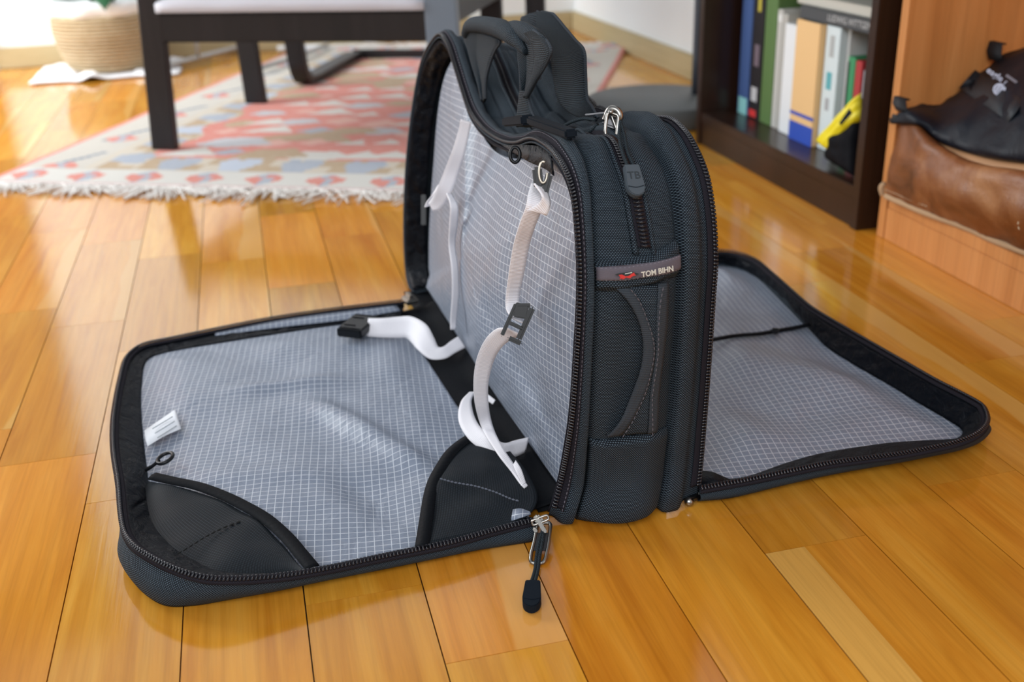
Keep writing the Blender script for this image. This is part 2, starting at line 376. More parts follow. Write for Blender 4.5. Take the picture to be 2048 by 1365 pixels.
def rugcol(a, b):
    e = min(a, RW-a)
    if e < .012 : return coral
    if b < .012 or b > RL-.012: return (.55, .42, .40)
    def motif(p, q, sc):       # eight-lobed red and blue border flower
        p /= sc; q /= sc
        if abs(p)+abs(q)*1.1 < .42 and abs(p) < .33: return blue if (p > 0) == (q < .05) and abs(p) < .16 else (coral if abs(q) < .3 else blue)
        return None
    if b < .105 or b > RL-.105:
        q = (b if b < .2 else RL-b)-.055; p = (a % .118)-.059
        return motif(p, q, .105) or (cream if abs(q) > .04 else white)
    if e < .165:
        q = e-.085; p = (b % .23)-.115
        c = motif(q, p, .10)
        if c: return c
        if abs(q-(p-.05)*.45) < .008 and p > -.02: return dblue
        if abs(e-.15) < .006: return pale
        return cream
    if e < .235-.02*math.sin(b*30) or b < .195 or b > RL-.195:    # tan ground with stepped pale blue leaves
        q = e if e < .24 else min(b, RL-b)+.05; p = (b if e < .24 else a)
        ph = (p % .125)/.125
        if abs(ph-.5) < .34-abs(q-.215)*3.2 and not (abs(ph-.42) < .05 and q > .23): return blue if (int(p/.125) % 3) else (.38, .44, .54)
        return tan if (int(p/.0625)+int(q/.05)) % 3 else pale
    for (cx, cy, s, pl, col) in shapes:
        if abs(a-cx) < s and abs(b-cy) < s and inpoly(a, b, pl): return col
    n = nz(a, b, 3.3, 7)
    return coral if n > -.34 else tan
rug = thing('rug', 'flat woven wool rug with coral, cream, tan and blue pattern under the dark footstool', 'rug')
na, nb = 150, 229; aa = np.linspace(0, RW, na); bb = np.linspace(0, RL, nb)
P = np.zeros((nb, na, 3)); 
for i, b in enumerate(bb):
    for j, a in enumerate(aa):
        xy = RO+R1*a+R2*b; lift = 0
        lift = .012*math.exp(-((a-RW)**2+(b-RL)**2)/.02)
        P[i, j] = (xy[0], xy[1], .0045+.0012*nz(a, b, 0, 9)+lift)
ro = grid('pile', P, None, rug)
me = ro.data; ca = me.color_attributes.new('Col', 'FLOAT_COLOR', 'CORNER'); cols = []
for p in me.polygons:
    i, j = divmod(p.index, na-1); c = rugcol((aa[j]+aa[j+1])/2, (bb[i]+bb[i+1])/2); cols += [(*c, 1)]*4
ca.data.foreach_set('color', np.array(cols, float).ravel())
m = mat('kilim_wool', rough=.9, spec=.1, sheen=.15); g = G(m); vc = g.add('ShaderNodeVertexColor', layer_name='Col').outputs[0]
n = g.noise(g.pos(), 90, 4, .7); g.color(g.mix(g.math('MULTIPLY', n, .35), vc, (.66, .60, .55))); 
mp = g.mapping(g.pos(), (1, 1, 1), (0, 0, D2R(25))); wv = g.add('ShaderNodeTexWave'); g.put(wv.inputs[0], mp); wv.inputs['Scale'].default_value = 60; g.bump(wv.outputs['Fac'], .3, .001)
me.materials.append(m); s_ = ro.modifiers.new('t', 'SOLIDIFY'); s_.thickness = .0035; s_.offset = -1
# fringe: knotted cotton strands on both short ends
V = []; F = []
def strand(p0, dirv, L, wdt):
    side = np.array([-dirv[1], dirv[0]]); cur = np.array(p0); ph = rr.uniform(0, 6); base = len(V); ns = 5
    for q in range(ns+1):
        t = q/ns; c = cur+dirv*L*t+side*(.006*math.sin(ph+t*4)*t+.004*t*math.sin(ph*3))
        zz = .003+.004*math.sin(math.pi*t)*(1 if rr.random() < .5 else .4)
        for s in (-1, 1): V.append((*(c+side*s*wdt*(1-.3*t)), zz)); 
        V.append((*c, zz+wdt*1.1))
    for q in range(ns):
        b = base+q*3; F.extend([(b, b+2, b+5, b+3), (b+2, b+1, b+4, b+5), (b+1, b, b+3, b+4)])
for end in (0, 1):
    for i in range(380):
        a = rr.uniform(.0, RW); cl = math.sin(a*38+end)*.5+.5
        p0 = RO+R1*a+R2*(0 if end == 0 else RL); dv = (-R2 if end == 0 else R2)+R1*rr.uniform(-.9, .9)*(1 if rr.random() < .75 else 2.2); dv = dv/np.linalg.norm(dv)
        strand(p0, dv, rr.uniform(.025, .06)+.045*cl, rr.uniform(.0014, .0026))
M['fringe'] = mat('cotton_fringe', (.78, .74, .70), .9)
link('fringe', pydata('fringe', V, F), M['fringe'], rug, kind='stuff', label='cream knotted cotton fringe')

# ================================================================== FOOTSTOOL AND ARMCHAIR
C0 = np.array([-.178, 2.235]); Z1 = np.array([0, 0, 1.])
def RC(a, b, z): xy = C0+R1*a+R2*b; return np.array([xy[0], xy[1], z])
E1 = np.array([*R1, 0]); E2 = np.array([*R2, 0])
fs = thing('footstool', 'low dark brown bentwood footstool with pale grey cushion, its front leg on the rug', 'footstool')
LW = .052
def leg(a, b, lean, h=.30, parent=fs, wa=LW, wb=.022):
    P = []
    for z in np.linspace(.006, h, 8):
        c = RC(a+lean*z/h, b, z); t = 1-.1*z/h
        P.append([c-E1*wa/2*t-E2*wb/2, c+E1*wa/2*t-E2*wb/2, c+E1*wa/2*t+E2*wb/2, c-E1*wa/2*t+E2*wb/2])
    o = grid('leg', P, M['chair_wood'], parent, closed_u=True, smooth=False); bv = o.modifiers.new('b', 'BEVEL'); bv.width = .003; bv.segments = 2
    return o
SW = .60
leg(0, 0, .022, .315); lr = leg(SW, 0, -.006, .36, wa=.066); lr.data.materials[0] = mat('leg_painted_sheen', (.17, .21, .26), .3); lr['label'] = 'dark wood front leg with its sheen coloured in pale grey'; leg(0, .46, -.01, .30); leg(SW-.01, .46, .0, .34)  # right front leg is the same dark wood; its sheen is painted as base colour
obox('rail', RC(SW/2, 0, .243), (E1, E2, Z1), (SW-.03, .020, .054), M['chair_wood'], fs, .003)
obox('rail', RC(SW/2, .46, .243), (E1, E2, Z1), (SW-.03, .020, .054), M['chair_wood'], fs, .003)
for a in (0, SW): obox('side_rail', RC(a, .23, .262), (E1, E2, Z1), (.022, .46, .045), M['chair_wood'], fs, .003)
# cushion
n1, n2 = 30, 24; Pt = []
for i in range(n2+1):
    row = []
    for j in range(n1+1):
        s, t = j/n1*2-1, i/n2*2-1; e = max(0, 1-abs(s)**8)**.5*max(0, 1-abs(t)**8)**.5
        row.append(RC(SW/2+s*(SW/2-.035), .23+t*.245, .288+.05*e+.004*nz(s*3, t*3, 0)))
    Pt.append(row)
M['cushion'] = mat('grey_cushion_fabric', (.60, .60, .66), .9, sheen=.2); g = G(M['cushion']); g.bump(g.noise(g.pos(), 260, 3), .5, .001)
cu = grid('cushion', Pt, M['cushion'], fs, label='pale grey fabric cushion'); bot = [[p*[1, 1, 0]+np.array([0, 0, .268+.0*0]) for p in r] for r in Pt]
bo = []
for r in Pt: bo.append([np.array([p[0], p[1], .272]) for p in r])
V = np.vstack([np.array(Pt).reshape(-1, 3), np.array(bo).reshape(-1, 3)]); q = n1+1; Nn = (n1+1)*(n2+1)
F = [(i*q+j, i*q+j+1, (i+1)*q+j+1, (i+1)*q+j) for i in range(n2) for j in range(n1)]; F += [tuple(Nn+k for k in f[::-1]) for f in F]
bd = [j for j in range(n1)]+[i*q+n1 for i in range(n2)]+[n2*q+j for j in range(n1, 0, -1)]+[i*q for i in range(n2, 0, -1)]
F += [(bd[k], Nn+bd[k], Nn+bd[(k+1) % len(bd)], bd[(k+1) % len(bd)]) for k in range(len(bd))]
bpy.data.objects.remove(cu); cu = link('cushion', pydata('cushion', V, F), M['cushion'], fs, label='pale grey fabric cushion')

ac = thing('armchair', 'dark brown bentwood armchair with a bent runner base behind the footstool', 'armchair')
def bent(path, parent, w_=.05, th=.02, across=E1, name='runner'):
    P = resample(path, 70); T = unit(np.gradient(P, axis=0)); N = unit(np.cross(T, across)); A = np.array(across)
    rows = [[p-A*w_/2-n_*th/2, p+A*w_/2-n_*th/2, p+A*w_/2+n_*th/2, p-A*w_/2+n_*th/2] for p, n_ in zip(P, N)]
    V = np.array(rows).reshape(-1, 3); L = len(P); F = [(i*4+j, i*4+(j+1) % 4, i*4+4+(j+1) % 4, i*4+4+j) for i in range(L-1) for j in range(4)]+[(3, 2, 1, 0), ((L-1)*4, (L-1)*4+1, (L-1)*4+2, (L-1)*4+3)]
    o = link(name, pydata(name, V, F), M['chair_wood'], parent, smooth=False); return o
kf = at(605, 165, .016); ke = at(712, 108, .016)
dirr = unit(ke-kf)
for sh in (0, .62):
    o_ = E1*sh
    pth = [kf+o_+dirr*-.045+Z1*.42, kf+o_+dirr*-.03+Z1*.2, kf+o_+dirr*-.022+Z1*.08, kf+o_+dirr*.0+Z1*.018, kf+o_+dirr*.05+Z1*.0, kf+o_+dirr*.22, ke+o_-dirr*.02]
    bent(pth, ac, .046, .02)
    tube('arm', [kf+o_+dirr*-.045+Z1*.42, kf+o_+dirr*.05+Z1*.47, ke+o_+Z1*.52], [.018], M['chair_wood'], ac, seg=6)
obox('cross_bar', ke+E1*.31, (E1, E2, Z1), (.64, .022, .026), M['chair_wood'], ac, .004)
obox('cross_bar', kf+E1*.31+Z1*.34, (E1, E2, Z1), (.64, .022, .05), M['chair_wood'], ac, .004)
obox('seat', kf+E1*.31+dirr*.2+Z1*.40, (E1, dirr, Z1), (.56, .5, .09), M['cushion'], ac, .03)
obox('backrest', kf+E1*.31+dirr*.50+Z1*.72, (E1, unit(dirr+Z1*1.6), np.cross(E1, unit(dirr+Z1*1.6))), (.56, .6, .09), M['cushion'], ac, .03)

# ================================================================== metal frame on the floor (drying rack base)
dk = thing('drying_rack', 'low grey tubular metal rack frame on the floor behind the footstool', 'rack')
a0 = at(300, 140, .02); a1 = at(490, 92, .02); a2 = a1+np.array([.42, .10, 0]); a3 = a0+np.array([.42, .10, 0])
M['tube'] = mat('grey_tube', (.45, .44, .43), .35, metal=.6)
tube('foot_tube', [a0, (a0+a1)/2, a1], [.009], M['tube'], dk); tube('foot_tube', [at(520, 136, .02), at(600, 112, .02), at(655, 88, .02)], [.007], M['tube'], dk)
tube('upright', [at(397, 116, .02), at(397, 116, .02)+[0, 0, .12], at(397, 116, .02)+[0, 0, .5]], [.006], M['tube'], dk)
tube('foot_tube', [at(555, 98, .012), at(600, 96, .012), at(655, 94, .012)], [.010], mat('white_tube', (.7, .7, .7), .4), dk)

# ================================================================== BASKET WITH PLANT, CLOTH
bx, by = at(222, 146, 0)[:2]; by += .02; bx += .012
pl = thing('plant_basket', 'round woven straw basket with white liner and green plant by the white wall', 'basket')
def lathe(name, cx, cy, prof, m, parent=None, seg=48, fn=None, **k):
    P = []
    for (r, z) in prof:
        P.append([(cx+math.cos(a)*(r if fn is None else fn(r, z, a)), cy+math.sin(a)*(r if fn is None else fn(r, z, a)), z) for a in np.linspace(0, 2*np.pi, seg, endpoint=False)])
    return grid(name, P, m, parent, closed_u=True, **k)
M['straw'] = mat('woven_straw', (.66, .52, .32), .85); g = G(M['straw']); x, y, z = g.xyz(g.obj())
bk = g.add('ShaderNodeTexBrick'); cx_ = g.add('ShaderNodeCombineXYZ'); g.put(cx_.inputs[0], g.math('MULTIPLY', g.math('ARCTAN2', g.math('SUBTRACT', y, by), g.math('SUBTRACT', x, bx)), .15)); g.put(cx_.inputs[1], z)
g.put(bk.inputs[0], cx_.outputs[0]); bk.inputs['Scale'].default_value = 55; bk.inputs['Color1'].default_value = (.62, .50, .33, 1); bk.inputs['Color2'].default_value = (.52, .40, .24, 1); bk.inputs['Mortar'].default_value = (.30, .22, .12, 1); bk.inputs['Mortar Size'].default_value = .03
g.color(bk.outputs[0]); 
prof = [(.005, .012), (.10, .012), (.118, .02), (.132, .05), (.142, .09), (.148, .12), (.147, .15), (.143, .172), (.139, .172), (.14, .15), (.13, .06), (.1, .03), (.005, .03)]
lathe('basket_body', bx, by, prof, M['straw'], pl, 64)
V = []
for i in range(15):                               # coiled rows stand proud of the wall
    z = .025+i*.0098; r = np.interp(z, [.02, .05, .09, .12, .15, .172], [.118, .132, .142, .148, .147, .143])+.0012
    a = np.linspace(0, 2*np.pi, 49)[:-1]; tube('coil', np.stack([bx+r*np.cos(a), by+r*np.sin(a), z+.001*np.sin(a*24+i*3.14)], 1), [.0044], M['straw'], pl, closed=True, seg=5)
M['liner'] = mat('white_liner', (.85, .86, .86), .7)
lathe('liner', bx, by, [(.145, .168), (.151, .176), (.152, .196), (.146, .208), (.138, .204), (.13, .18)], M['liner'], pl, 60, fn=lambda r, z, a: r+.004*math.sin(a*9))
lathe('soil', bx, by, [(.0, .175), (.135, .175)], mat('soil', (.03, .02, .012), .9), pl, 32)
M['leaf'] = mat('plant_leaf', (.03, .10, .045), .4)
for i in range(12):
    a = i*2.4; r0 = .02; L = .16+.05*rr.random(); d = np.array([math.cos(a), math.sin(a)])
    if i == 0: d = np.array([.12, -1.0])
    path = np.array([[bx+d[0]*(r0+L*t*.9), by+d[1]*(r0+L*t*.9), .175+.16*math.sin(t*2.3) if i else .20+.035*math.sin(t*3)-.01*t] for t in np.linspace(0, 1, 9)])
    wv_ = np.array([-d[1], d[0], 0]); wd = np.array([.004, .016, .03, .038, .040, .036, .028, .015, .002])
    grid('leaf', [[p-wv_*w_, p+np.array([0, 0, -.006]), p+wv_*w_] for p, w_ in zip(path, wd)], M['leaf'], pl, thick=.001)
# crumpled cloth
M['cloth'] = mat('white_cloth', (.85, .84, .86), .85, sheen=.1)
Pc = []
for i in range(26):
    row = []
    for j in range(44):
        s, t = j/43*2-1, i/25*2-1
        X = bx-.015+s*.20+.010*nz(t*3, s*2, 1); Y = by-.005+t*.15+.012*nz(s*3, t*2, 5)+.01*math.sin(s*6)
        e = max(abs(s), abs(t)); z = .006+.022*(1-max(0, (e-.75)/.25))*abs(nz(s*3.2, t*3.2, 9))*1.6+.012*math.exp(-((s+.15)**2)/.01)*max(0, -t)
        if (X-bx)**2+(Y-by)**2 < .14**2: z = min(z, .011)
        row.append((X, Y, max(.003, z)))
    Pc.append(row)
cl = grid('cloth', Pc, M['cloth'], thick=.003)
tag(cl, 'crumpled white cloth on the floor under the straw basket', 'cloth')

# ================================================================== FLOOR LAMP BASE
lp = thing('floor_lamp', 'grey metal floor lamp with round flat base beside the dark bookcase', 'lamp')
lc = at(1312, 194, .045); M['lamp'] = mat('grey_paint', (.095, .10, .10), .5, spec=.3)
lathe('lamp_base', lc[0], lc[1], [(.0, 0.001), (.147, .001), (.150, .004), (.150, .041), (.146, .045), (.0, .045)], M['lamp'], lp, 80)
pc = at(1391, 188, .045)
tube('pole', [pc, pc+Z1*.4, pc+Z1*1.4], [.0095], mat('lamp_pole', (.09, .10, .12), .35, metal=.3), lp, seg=20)
lathe('lamp_shade', pc[0], pc[1], [(.10, 1.36), (.15, 1.36), (.11, 1.62), (.09, 1.62)], M['liner'], lp, 40)

# ================================================================== BOOKCASE
BX = .838; YN0, YN1 = 1.318, 1.337; YF0, YF1 = 1.890, 1.909; SZ = .062
bc = thing('bookcase', 'tall dark brown wooden bookcase with books on its bottom shelf', 'bookcase')
box('side_panel', (BX, YN0, 0), (WX-.015, YN1, 1.06), M['wenge'], bc, .001)
box('side_panel', (BX, YF0, 0), (WX-.015, YF1, 1.06), M['wenge'], bc, .001)
box('shelf', (BX+.002, YN1, SZ-.018), (WX-.02, YF0, SZ), M['wenge'], bc, .001)
box('shelf', (BX+.002, YN1, .40), (WX-.02, YF0, .418), M['wenge'], bc, .001)
box('shelf', (BX+.002, YN1, .72), (WX-.02, YF0, .738), M['wenge'], bc, .001)
box('top_panel', (BX, YN0, 1.06), (WX-.015, YF1, 1.08), M['wenge'], bc, .001)
box('plinth', (BX+.004, YN1, 0), (BX+.02, YF0, SZ-.018), M['wenge'], bc, .001)
box('back_panel', (WX-.022, YN1, SZ), (WX-.017, YF0, 1.06), M['wenge'], bc, 0)

def cmat(name, c, r=.5): return mat(name, c, r)
PAGE = mat('paper', (.72, .68, .58), .9)
def book(y0, y1, z0, h, d, c, label, xs=.93, group='books standing on the bottom shelf', lean=0, deco=()):
    """upright book, spine towards the room at X = xs; y0 far side, y1 near side"""
    t = thing('book', label, 'book', group)
    cm = cmat('cover', c); w_ = y0-y1; yc = (y0+y1)/2
    def tr(o):
        if lean:
            for v in o.data.vertices:
                v.co.y += (v.co.z-z0)*lean
    tr(box('page_block', (xs+.004, y1+.002, z0+.003), (xs+d-.003, y0-.002, z0+h-.003), PAGE, t, 0))
    tr(box('spine', (xs, y1, z0), (xs+.0035, y0, z0+h), cm, t, .001))
    for yy in ((y1, y1+.002), (y0-.002, y0)): tr(box('cover', (xs+.002, yy[0], z0), (xs+d, yy[1], z0+h), cm, t, .0005))
    for (za, zb, cc, ya, yb) in deco: tr(box('spine_print', (xs-.0004, y1+w_*ya, z0+h*za), (xs+.001, y1+w_*yb, z0+h*zb), cmat('print', cc), t, 0))
    return t
def ytop(px, py, X=.93): return atX(px, py, X)
def yb(px, py): return atX(px, py, .93)[1]
specs = [
 # xl, xr at base row (py), top py or None, colour, label, deco
 (1474, 1494, 226, .30, (.045, .09, .24), 'tall slim blue book, first from the left on the bottom shelf', [(.0, .10, (.25, .55, .55), .1, .9), (.72, .95, (.5, .6, .75), .25, .75)]),
 (1495, 1517, 234, .31, (.008, .007, .010), 'tall black book with small yellow title between the blue and green books', [(.80, .97, (.6, .5, .05), .3, .7), (.60, .74, (.5, .42, .05), .35, .6), (.30, .42, (.16, .12, .15), .3, .7), (.01, .05, (.6, .03, .03), .3, .9), (.1, .18, (.5, .5, .52), .3, .8)]),
]
zb_ = SZ+.0005
def Yat(px, row, X): return atX(px, row, X)[1]
def hat(px, py, X): return atX(px, py, X)[2]-zb_
X0 = .905
book(Yat(1474, 226, X0), Yat(1494, 232, X0), zb_, .31, .13, *specs[0][4:6], xs=X0, deco=specs[0][6])
book(Yat(1495, 234, X0)-.0005, Yat(1517, 240, X0), zb_, .32, .13, *specs[1][4:6], xs=X0, deco=specs[1][6])
gy0 = Yat(1518, 241, X0)-.0005; gy1 = Yat(1541, 247, X0)
book(gy0, gy1, zb_, .305, .145, (.09, .17, .05), 'large green hardcover standing tall beside the black book', xs=X0)
y_ = gy1-.001
def nxt(px, row, X=X0): return Yat(px, row, X)
y2 = nxt(1551, 250); book(y_, y2, zb_, hat(1575, 22, X0), .11, (.50, .49, .46), 'thin light grey book next to the large green hardcover', xs=X0, deco=[(.9, .96, (.7, .7, .68), .1, .9)])
y3 = nxt(1561, 253); book(y2-.0005, y3, zb_, hat(1580, 30, X0), .11, (.42, .41, .38), 'thin darker grey book left of the plain white book', xs=X0)
y4 = nxt(1587, 268); book(y3-.0005, y4, zb_, hat(1592, 50, X0), .11, (.74, .76, .78), 'plain white paperback left of the cream book with blue bands', xs=X0-.004)
y5 = nxt(1622, 284, X0-.01); book(y4-.0008, y5, zb_, hat(1645, 50, X0-.01), .11, (.78, .50, .23), 'cream orange book with blue bands at the foot of its spine', xs=X0-.01, deco=[(.0, .16, (.02, .07, .42), 0, 1), (.215, .245, (.02, .07, .42), 0, 1)])
y6 = nxt(1660, 305, X0); book(y5-.0008, y6, zb_, hat(1680, 56, X0), .11, (.62, .70, .72), 'white book with teal and grey motifs on its spine', xs=X0, deco=[(.76, .93, (.40, .42, .42), .35, .65), (.50, .64, (.10, .38, .42), .35, .7), (.33, .43, (.35, .36, .38), .4, .65), (.06, .12, (.30, .30, .55), .2, .5)])
y7 = nxt(1676, 310, X0+.01); book(y6-.0005, y7, zb_, hat(1697, 57, X0+.01), .11, (.66, .67, .66), 'plain pale book right of the white book with motifs', xs=X0+.012)
y8 = y7-.022; book(y7-.001, y8, zb_, .155, .10, (.04, .27, .11), 'small green paperback behind the yellow pouch', xs=X0+.012, deco=[(.35, .95, (.02, .03, .025), .75, 1)])
y9 = y8-.02; book(y8-.001, y9, zb_, .152, .10, (.42, .03, .035), 'small red book right of the green paperback', xs=X0+.012, deco=[(.0, .6, (.45, .06, .12), .6, 1)])
y10 = max(YN1+.004, y9-.024); book(y9-.001, y10, zb_, .14, .10, (.3, .3, .33), 'grey book nearest the near side of the bookcase', xs=X0+.014)
# two books lying across the tops
zt = zb_+max(hat(1645, 50, X0-.01), hat(1592, 50, X0), hat(1680, 56, X0), hat(1697, 57, X0+.01))+.0005
def lying(z0, th, ya, yb_, c, label, x0, text=None):
    t = thing('book', label, 'book', 'books lying on top of the standing ones'); cm = cmat('cover', c)
    box('page_block', (x0+.003, yb_+.003, z0+.002), (x0+.12, ya-.003, z0+th-.002), PAGE, t, 0)
    box('spine', (x0, yb_, z0), (x0+.003, ya, z0+th), cm, t, .001)
    for zz in ((z0, z0+.002), (z0+th-.002, z0+th)): box('cover', (x0, yb_, zz[0]), (x0+.123, ya, zz[1]), cm, t, .0005)
    return t
def text_mesh(s, size, m, parent, c, right, up, name='lettering', ext=.0002, bold=0):
    cu_ = bpy.data.curves.new('t', 'FONT'); cu_.body = s; cu_.size = size; cu_.extrude = ext; cu_.align_x = 'CENTER'; cu_.align_y = 'CENTER'; cu_.offset = bold; cu_.resolution_u = 3
    o = bpy.data.objects.new('t', cu_); COL.objects.link(o); bpy.context.view_layer.update()
    me_ = bpy.data.meshes.new_from_object(o.evaluated_get(bpy.context.evaluated_depsgraph_get())); bpy.data.objects.remove(o)
    R = np.stack([unit(right), unit(up), np.cross(unit(right), unit(up))], 1)
    for v in me_.vertices: v.co = Vector(R@np.array(v.co)+np.array(c))
    me_.materials.clear(); return link(name, me_, m, parent, smooth=False)
ly0 = y4+.006; ly1 = YN1+.008
L1 = lying(zt, .021, ly0, ly1, (.055, .060, .065), 'dark grey book lying flat with pale lettering along its spine', X0-.002)
text_mesh('LUDWIG WITTGENSTEIN', .0145, cmat('print', (.5, .5, .5)), L1, (X0-.0025, (ly0+ly1)/2-.02, zt+.0105), (0, -1, 0), (0, 0, 1))
lying(zt+.0215, .016, ly0+.022, ly1+.004, (.52, .50, .44), 'cream book lying on the dark grey flat book', X0+.004)
# yellow pouch and black pouch at the near end of the shelf
def pillow(name, corners, th, m, parent=None, n=22, puff=1.0, seed=0, **k):
    """cushion-like soft slab spanned by 4 corners (a,b,c,d) with thickness th"""
    a, b, c, d = [np.array(q, float) for q in corners]; nrm = unit(np.cross(b-a, d-a)); V = []; F = []
    for sgn in (1, -1):
        for i in range(n+1):
            for j in range(n+1):
                s, t = j/n, i/n; p = a*(1-s)*(1-t)+b*s*(1-t)+c*s*t+d*(1-s)*t
                e = (max(0, 1-abs(2*s-1)**4)*max(0, 1-abs(2*t-1)**4))**.45
                V.append(p+nrm*sgn*th/2*(e*(1+.25*nz(s*3, t*3, seed+sgn))+.06)+nrm*.12*th*nz(s*4, t*4, seed+7))
    q = n+1; N_ = q*q
    for i in range(n):
        for j in range(n):
            F.append((i*q+j, i*q+j+1, i*q+q+j+1, i*q+q+j)); F.append((N_+i*q+j, N_+i*q+q+j, N_+i*q+q+j+1, N_+i*q+j+1))
    bd = [j for j in range(n)]+[i*q+n for i in range(n)]+[n*q+j for j in range(n, 0, -1)]+[i*q for i in range(n, 0, -1)]
    F += [(bd[k_], N_+bd[k_], N_+bd[(k_+1) % len(bd)], bd[(k_+1) % len(bd)]) for k_ in range(len(bd))]
    return link(name, pydata(name, V, F), m, parent, **k)
XY = .868
yc_ = [atX(1632, 283, XY-.012), atX(1655, 300, XY-.012), atX(1722, 238, XY+.006), atX(1722, 186, XY+.006)]
yp = thing('yellow_pouch', 'bright yellow pouch with black mark leaning over the black pouch on the bottom shelf', 'pouch')
pillow('pouch_body', yc_, .020, mat('yellow_nylon', (.82, .68, .01), .5), yp)
mk = [atX(1685, 246, XY-.016), atX(1690, 250, XY-.016), atX(1712, 226, XY-.010), atX(1706, 216, XY-.010)]
pillow('printed_mark', [q_+np.array([-.006, 0, 0]) for q_ in mk], .0015, M['rubber_black'], yp, 6)
bp = pillow('black_pouch', [atX(1652, 318, XY-.008), atX(1712, 356, XY-.008), atX(1722, 240, XY+.010), atX(1672, 262, XY+.010)], .034, mat('black_nylon', (.004, .004, .006), .7, spec=.1), None)
for v in bp.data.vertices: v.co.z = max(v.co.z, SZ+.001); v.co.y = max(v.co.y, YN1+.003)
tag(bp, 'small black pouch under the yellow pouch at the near end of the shelf', 'pouch')

# ================================================================== CHERRY CABINET
CX = .855; CY = 1.2915
cb = thing('cabinet', 'open cherry wood cabinet on the right holding the brown leather bag', 'cabinet')
box('side_panel', (CX, CY-.018, 0), (WX-.002, CY, 1.2), M['cherry'], cb, .001)
box('side_panel', (CX, .30, 0), (WX-.002, .318, 1.2), M['cherry'], cb, .001)
box('base_board', (CX+.002, .318, .047), (WX-.01, CY-.018, .064), M['cherry'], cb, .001)
box('plinth', (CX+.001, .318, 0), (CX+.018, CY-.018, .047), M['cherry'], cb, .001)
box('back_panel', (WX-.01, .318, .06), (WX-.004, CY-.018, 1.2), M['cherry'], cb, 0)
box('top_panel', (CX, .30, 1.2), (WX-.002, CY, 1.218), M['cherry'], cb, .001)

# ---- brown leather bag
lb = thing('leather_bag', 'worn brown leather bag with raw stitched edges lying in the cherry cabinet', 'bag')
m = mat('brown_leather', rough=.42, spec=.4); g = G(m); n = g.noise(g.pos(), 11, 5, .6, .6); n2_ = g.noise(g.pos(), 240, 3, .6)
g.color(g.ramp(n, [(.30, (.08, .026, .009)), (.52, (.23, .080, .026)), (.76, (.42, .20, .085))])); g.bump(g.math('ADD', n2_, g.math('MULTIPLY', n, 3)), .35, .002); M['leather'] = m
# front face as a surface from bottom edge to top rim, then over the rim to the back
bot_ = [(1772, 390, .848), (1786, 398, .846), (1850, 424, .845), (1950, 465, .843), (2048, 506, .843), (2150, 550, .843), (2260, 600, .843)]
mid1 = [(1776, 355, .848), (1792, 350, .838), (1850, 372, .828), (1950, 412, .825), (2048, 440, .826), (2150, 480, .826), (2260, 530, .826)]
mid2 = [(1786, 300, .850), (1800, 292, .840), (1852, 320, .828), (1940, 362, .826), (2048, 385, .827), (2150, 410, .827), (2260, 450, .827)]
top_ = [(1799, 254, .853), (1820, 241, .850), (1858, 282, .840), (1926, 326, .836), (2048, 348, .836), (2150, 366, .836), (2260, 400, .836)]
back = [(1806, 247, .875), (1834, 246, .87), (1872, 284, .868), (1936, 322, .862), (2050, 343, .862), (2150, 360, .862), (2260, 392, .862)]
rows = [keyed([(at(p[0], p[1], .0665) if r is bot_ else atX(*p)) for p in r], 8) for r in (bot_, mid1, mid2, top_, back)]
Pg = np.stack([catmull(np.array([r[i] for r in rows]), 7) for i in range(len(rows[0]))], 1)
Pg[..., 2] = np.maximum(Pg[..., 2], .0665)
for i in range(Pg.shape[0]):
    for j in range(Pg.shape[1]):
        Pg[i, j, 1] = min(Pg[i, j, 1], 1.262)
        p = Pg[i, j]; Pg[i, j, 0] += .006*nz(*p, 22)+.003*nz(*p, 50)
grid('front_panel', Pg, M['leather'], lb, thick=.003)
gus = [[np.minimum(Pg[i, 0]+np.array([t*.19, .004*math.sin(t*3), 0]), [9, 1.268, 9]) for t in np.linspace(0, 1, 8)] for i in range(Pg.shape[0]-7)]
grid('gusset', gus, M['leather'], lb, thick=.003)
grid('gusset', [[Pg[i, -1]+np.array([t*.19, -.01*math.sin(t*3), 0]) for t in np.linspace(0, 1, 8)] for i in range(Pg.shape[0]-7)], M['leather'], lb, thick=.003)
M['suede'] = mat('raw_leather_edge', (.46, .30, .17), .9); g = G(M['suede']); g.bump(g.noise(g.pos(), 300, 4), .6, .002)
eb = np.array(Pg[0]); eb = eb+np.array([-.003, 0, .001]); tube('edge_binding', eb[::3], [.0042], M['suede'], lb, seg=8, label='pale raw leather edge')
tube('edge_binding', [Pg[0, 0]+[-.004, .008, 0], Pg[2, 0]+[-.004, .010, .004], Pg[4, 0]+[-.002, .006, .004]], [.0035, .0048, .0032], M['suede'], lb)
fold = [[atX(1836, 262, .862), atX(1842, 250, .88), atX(1850, 238, .90)], [atX(1868, 296, .855), atX(1882, 274, .875), atX(1890, 256, .90)], [atX(1922, 322, .850), atX(1936, 298, .872), atX(1945, 275, .90)], [atX(1988, 338, .850), atX(1996, 312, .872), atX(2000, 290, .90)], [atX(2048, 346, .850), atX(2055, 322, .872), atX(2060, 300, .90)], [atX(2180, 370, .85), atX(2185, 345, .872), atX(2190, 320, .90)]]
grid('inner_flap', catmull(np.array(fold), 6), mat('tan_leather', (.40, .20, .085), .6), lb, thick=.003, label='lighter tan folded leather flap')
